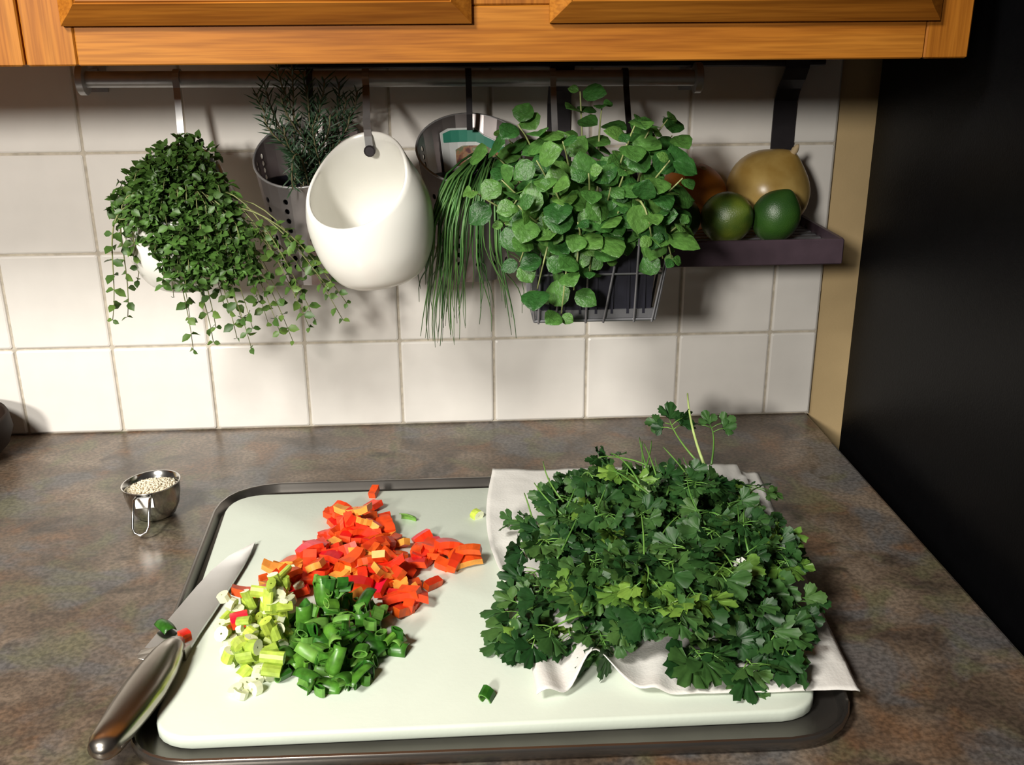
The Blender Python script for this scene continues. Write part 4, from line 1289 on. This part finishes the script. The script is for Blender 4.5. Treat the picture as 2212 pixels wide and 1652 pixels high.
# ------------------------------------------------------------------ cilantro
def cilantro_geo(R, lobes=3, cup=0.15, seed=0):
    rr = random.Random(seed); vs = [Vector((0, 0, 0))]; fs = []
    n = 30; A = math.radians(122)
    outer, midr = [], []
    for i in range(n + 1):
        a = -A + 2 * A * i / n
        f = i / n
        lob = abs(math.sin(PI * lobes * f)) ** 0.45
        tooth = 0.93 + 0.085 * (i % 2) + rr.uniform(-0.03, 0.03)
        rad = R * (0.46 + 0.54 * lob) * tooth * (0.80 + 0.20 * math.cos(a * 0.75))
        z = cup * R * (0.6 * math.sin(PI * lobes * f) ** 2) + rr.uniform(-0.10, 0.10) * R - 0.12 * R * math.cos(a)
        outer.append(Vector((math.sin(a) * rad, math.cos(a) * rad + R * 0.35, z)))
        midr.append(Vector((math.sin(a) * rad * 0.5, math.cos(a) * rad * 0.5 + R * 0.25, cup * R * 0.35)))
    vs += midr + outer; m = n + 1
    for i in range(n):
        fs.append((0, 1 + i + 1, 1 + i)); fs.append((1 + i, 1 + i + 1, 1 + m + i + 1, 1 + m + i))
    return vs, fs


cl = [leaf_mesh('cilantro_leaf', cilantro_geo(r_, lo, c_, s_), M['cil']) for r_, lo, c_, s_ in ((0.0155, 3, 0.18, 1), (0.0175, 3, 0.05, 2), (0.0140, 3, 0.30, 3), (0.0165, 5, 0.15, 4))]
clL = [leaf_mesh('cilantro_leaf', cilantro_geo(r_, lo, c_, s_), M['cil_light']) for r_, lo, c_, s_ in ((0.0150, 3, 0.25, 5), (0.0170, 5, 0.3, 6))]
PILE = [(0.540, -0.500), (0.545, -0.445), (0.565, -0.400), (0.565, -0.330), (0.575, -0.290), (0.615, -0.262), (0.645, -0.235), (0.690, -0.215), (0.735, -0.205), (0.765, -0.225), (0.785, -0.300), (0.783, -0.380),
        (0.782, -0.430), (0.772, -0.470), (0.758, -0.512), (0.730, -0.535), (0.700, -0.546), (0.668, -0.544), (0.632, -0.530), (0.600, -0.520), (0.575, -0.488)]


def pile_h(x, y):
    dx, dy = (x - 0.672) / 0.125, (y + 0.395) / 0.165
    return BT + 0.006 + 0.050 * max(0.0, 1 - dx * dx * 0.9 - dy * dy * 0.85) * (1 + 0.55 * noise.noise(Vector((x * 17, y * 17, 3.3))))


GC = 'cilantro sprigs piled on the paper towel'
LC = 'leafy cilantro sprig in the heap on the paper towel'


def sprig(base, tip, label, leaves, pale=False, stem='cil_stem', arch=0.012, group=GC, r0=0.0011, lsc=1.0):
    e = empty('cilantro_sprig', base, label, 'cilantro', group)
    mid = (base + tip) / 2 + Vector((U(-0.01, 0.01), U(-0.01, 0.01), arch))
    pts = bez(base, base.lerp(mid, 0.7), tip.lerp(mid, 0.6), tip, 7)
    sm = MB(); sm.tube(pts, [r0 * (1 - 0.5 * i / 7) for i in range(8)], 5)
    for q in range(leaves):
        t = 1.0 if q == 0 else 1 - 0.14 * ((q + 1) // 2) - U(0, 0.05)
        i = min(6, int(t * 7)); p = pts[i].lerp(pts[i + 1], t * 7 - i); d = (pts[i + 1] - pts[i]).normalized()
        side = d.cross(Vector((0, 0, 1))); side = side.normalized() if side.length > 1e-4 else Vector((1, 0, 0))
        s = 0 if q == 0 else (1 if q % 2 else -1)
        dirv = (d * 0.6 + side * s * 1.0 + Vector((0, -0.15, 0)) + rvec(0.2)).normalized()
        foot = p + dirv * 0.010 * (0 if q == 0 else 1)
        if q: sm.tube([p, p.lerp(foot, 0.6) + Vector((0, 0, 0.001)), foot + dirv * 0.004], 0.0005, 4)
        nrm = (Vector((0, -0.42, 0.80)) + rvec(0.58)).normalized()
        pool = clL if pale else cl
        put('leaf', pool[rnd.randrange(len(pool))], e, frame(foot, dirv, nrm, U(0.65, 1.0) * lsc * (1.22 if foot.y < -0.45 else 1.0)))
    sm.obj('stem', M[stem], e, True)
    return e


def cil_label(x, y):
    if y < -0.455: return 'leafy cilantro sprig along the near edge of the heap' if x > 0.64 else 'leafy cilantro sprig at the near corner of the heap above the towel folds'
    if y > -0.315: return 'leafy cilantro sprig at the far side of the heap towards the tiles'
    if x < 0.61: return 'leafy cilantro sprig on the cutting board side of the heap'
    if x > 0.735: return 'leafy cilantro sprig on the countertop side of the heap'
    return 'leafy cilantro sprig on the crown of the heap'


spots = []
while len(spots) < 200:
    best = None
    for _ in range(6):
        c = rand_in(PILE)
        d = min([(c[0] - q[0]) ** 2 + (c[1] - q[1]) ** 2 for q in spots[-80:]] or [1])
        if best is None or d > best[0]: best = (d, c)
    spots.append(best[1])
for k, (x, y) in enumerate(spots):
    lay = 0.30 + 0.70 * (k % 3) / 2
    if k % 3 == 2: x, y = 0.668 + (x - 0.668) * 0.86, -0.385 + (y + 0.385) * 0.88
    h = BT + 0.008 + (pile_h(x, y) - BT - 0.006) * lay
    tip = Vector((x, y, h + U(-0.003, 0.007)))
    ang = U(-0.9, 0.9) + PI / 2
    Ls = U(0.035, 0.07)
    base = Vector((x - 0.5 * Ls * math.cos(ang) * U(.3, 1), y + Ls * math.sin(ang) * U(.2, 1), max(BT + 0.005, h - U(0.004, 0.018))))
    if not inside((base.x, base.y), PILE): base = Vector((0.672 + (base.x - 0.672) * 0.7, -0.385 + (base.y + 0.385) * 0.7, base.z))
    sprig(base, tip, cil_label(x, y), rnd.choice([4, 5, 5, 6]), rnd.random() < 0.05)
for k in range(26):
    x, y = rand_in(PILE); x, y = 0.668 + (x - 0.668) * 0.8, -0.37 + (y + 0.37) * 0.8
    h = pile_h(x, y); a = U(-0.7, 0.7) + PI / 2
    sprig(Vector((x, y, h + 0.002)), Vector((x + 0.05 * math.cos(a), y + 0.05 * math.sin(a), h + U(0.008, 0.024))), 'thin bare cilantro stem crossing the top of the heap', 0, stem=rnd.choice(['cil_stem'] * 6 + ['cil_stem_pale']), arch=0.004, group='bare cilantro stems in the heap', r0=0.0010)
for x, y, dx in ((0.640, -0.500, 0.0), (0.676, -0.512, 0.01), (0.712, -0.470, 0.01), (0.765, -0.445, 0.015), (0.600, -0.470, -0.01), (0.770, -0.400, 0.01)):
    h = pile_h(x, y) + 0.008
    sprig(Vector((x - dx, y + 0.045, h)), Vector((x, y, h + 0.004)), 'yellow-green cilantro sprig standing out on top of the darker leaves', 3, True, group='pale cilantro sprigs')
# distinct sprigs and stems
sprig(Vector((0.737, -0.275, 0.062)), Vector((0.7340, -0.205, 0.108)), 'tall pale bare cilantro stem sticking up behind the heap', 0, stem='cil_stem_pale', arch=0.0, group='standing cilantro stems', r0=0.0017)
sprig(Vector((0.572, -0.335, 0.030)), Vector((0.5655, -0.290, 0.046)), 'short bare cilantro stem standing at the heap back left', 0, stem='cil_stem', arch=0.0, group='standing cilantro stems', r0=0.0011)
sprig(Vector((0.592, -0.310, 0.032)), Vector((0.5905, -0.268, 0.050)), 'thin dark cilantro stem pointing back near the towel corner', 0, stem='cil_stem', arch=0.0, group='standing cilantro stems', r0=0.0011)
sprig(Vector((0.590, -0.360, 0.030)), Vector((0.5530, -0.312, 0.030)), 'small cilantro sprig reaching out over bare towel, leftmost', 3, arch=0.008, lsc=0.75)
sprig(Vector((0.690, -0.280, 0.060)), Vector((0.6420, -0.240, 0.058)), 'cilantro sprig leaning back over the towel rear edge', 4, arch=0.012, lsc=0.8)
sprig(Vector((0.730, -0.270, 0.065)), Vector((0.7150, -0.215, 0.085)), 'raised cilantro sprig beside the tall pale stem', 5, arch=0.006, lsc=0.95)
sprig(Vector((0.745, -0.270, 0.060)), Vector((0.7560, -0.215, 0.078)), 'cilantro sprig standing right of the tall pale stem', 4, arch=0.006, lsc=0.8)
sprig(Vector((0.740, -0.350, 0.055)), Vector((0.7880, -0.290, 0.045)), 'dark feathery cilantro sprig over the towel back right', 5, arch=0.010, lsc=0.7)
sprig(Vector((0.640, -0.470, 0.040)), Vector((0.5480, -0.505, 0.028)), 'cilantro sprig drooping onto the towel at the heap front left', 5, arch=0.014)
# small white blossom caught in the leaves
fl_ = empty('cilantro_blossom', (0.7205, -0.462, 0.064), 'tiny white blossom among the cilantro leaves', 'blossom')
pet = leaf_mesh('petal', leaf_geo_small(0.0048, 0.0038), M['flower'])
for k in range(14):
    a = k * 2.4; rad = 0.0012 * math.sqrt(k)
    c = Vector((0.7205 + rad * math.cos(a), -0.464 + rad * math.sin(a), 0.0655 - 0.25 * rad))
    put('petal', pet, fl_, frame(c, Vector((math.cos(a), math.sin(a), 0.5)), Vector((0, -0.2, 1)), U(0.8, 1.2)))
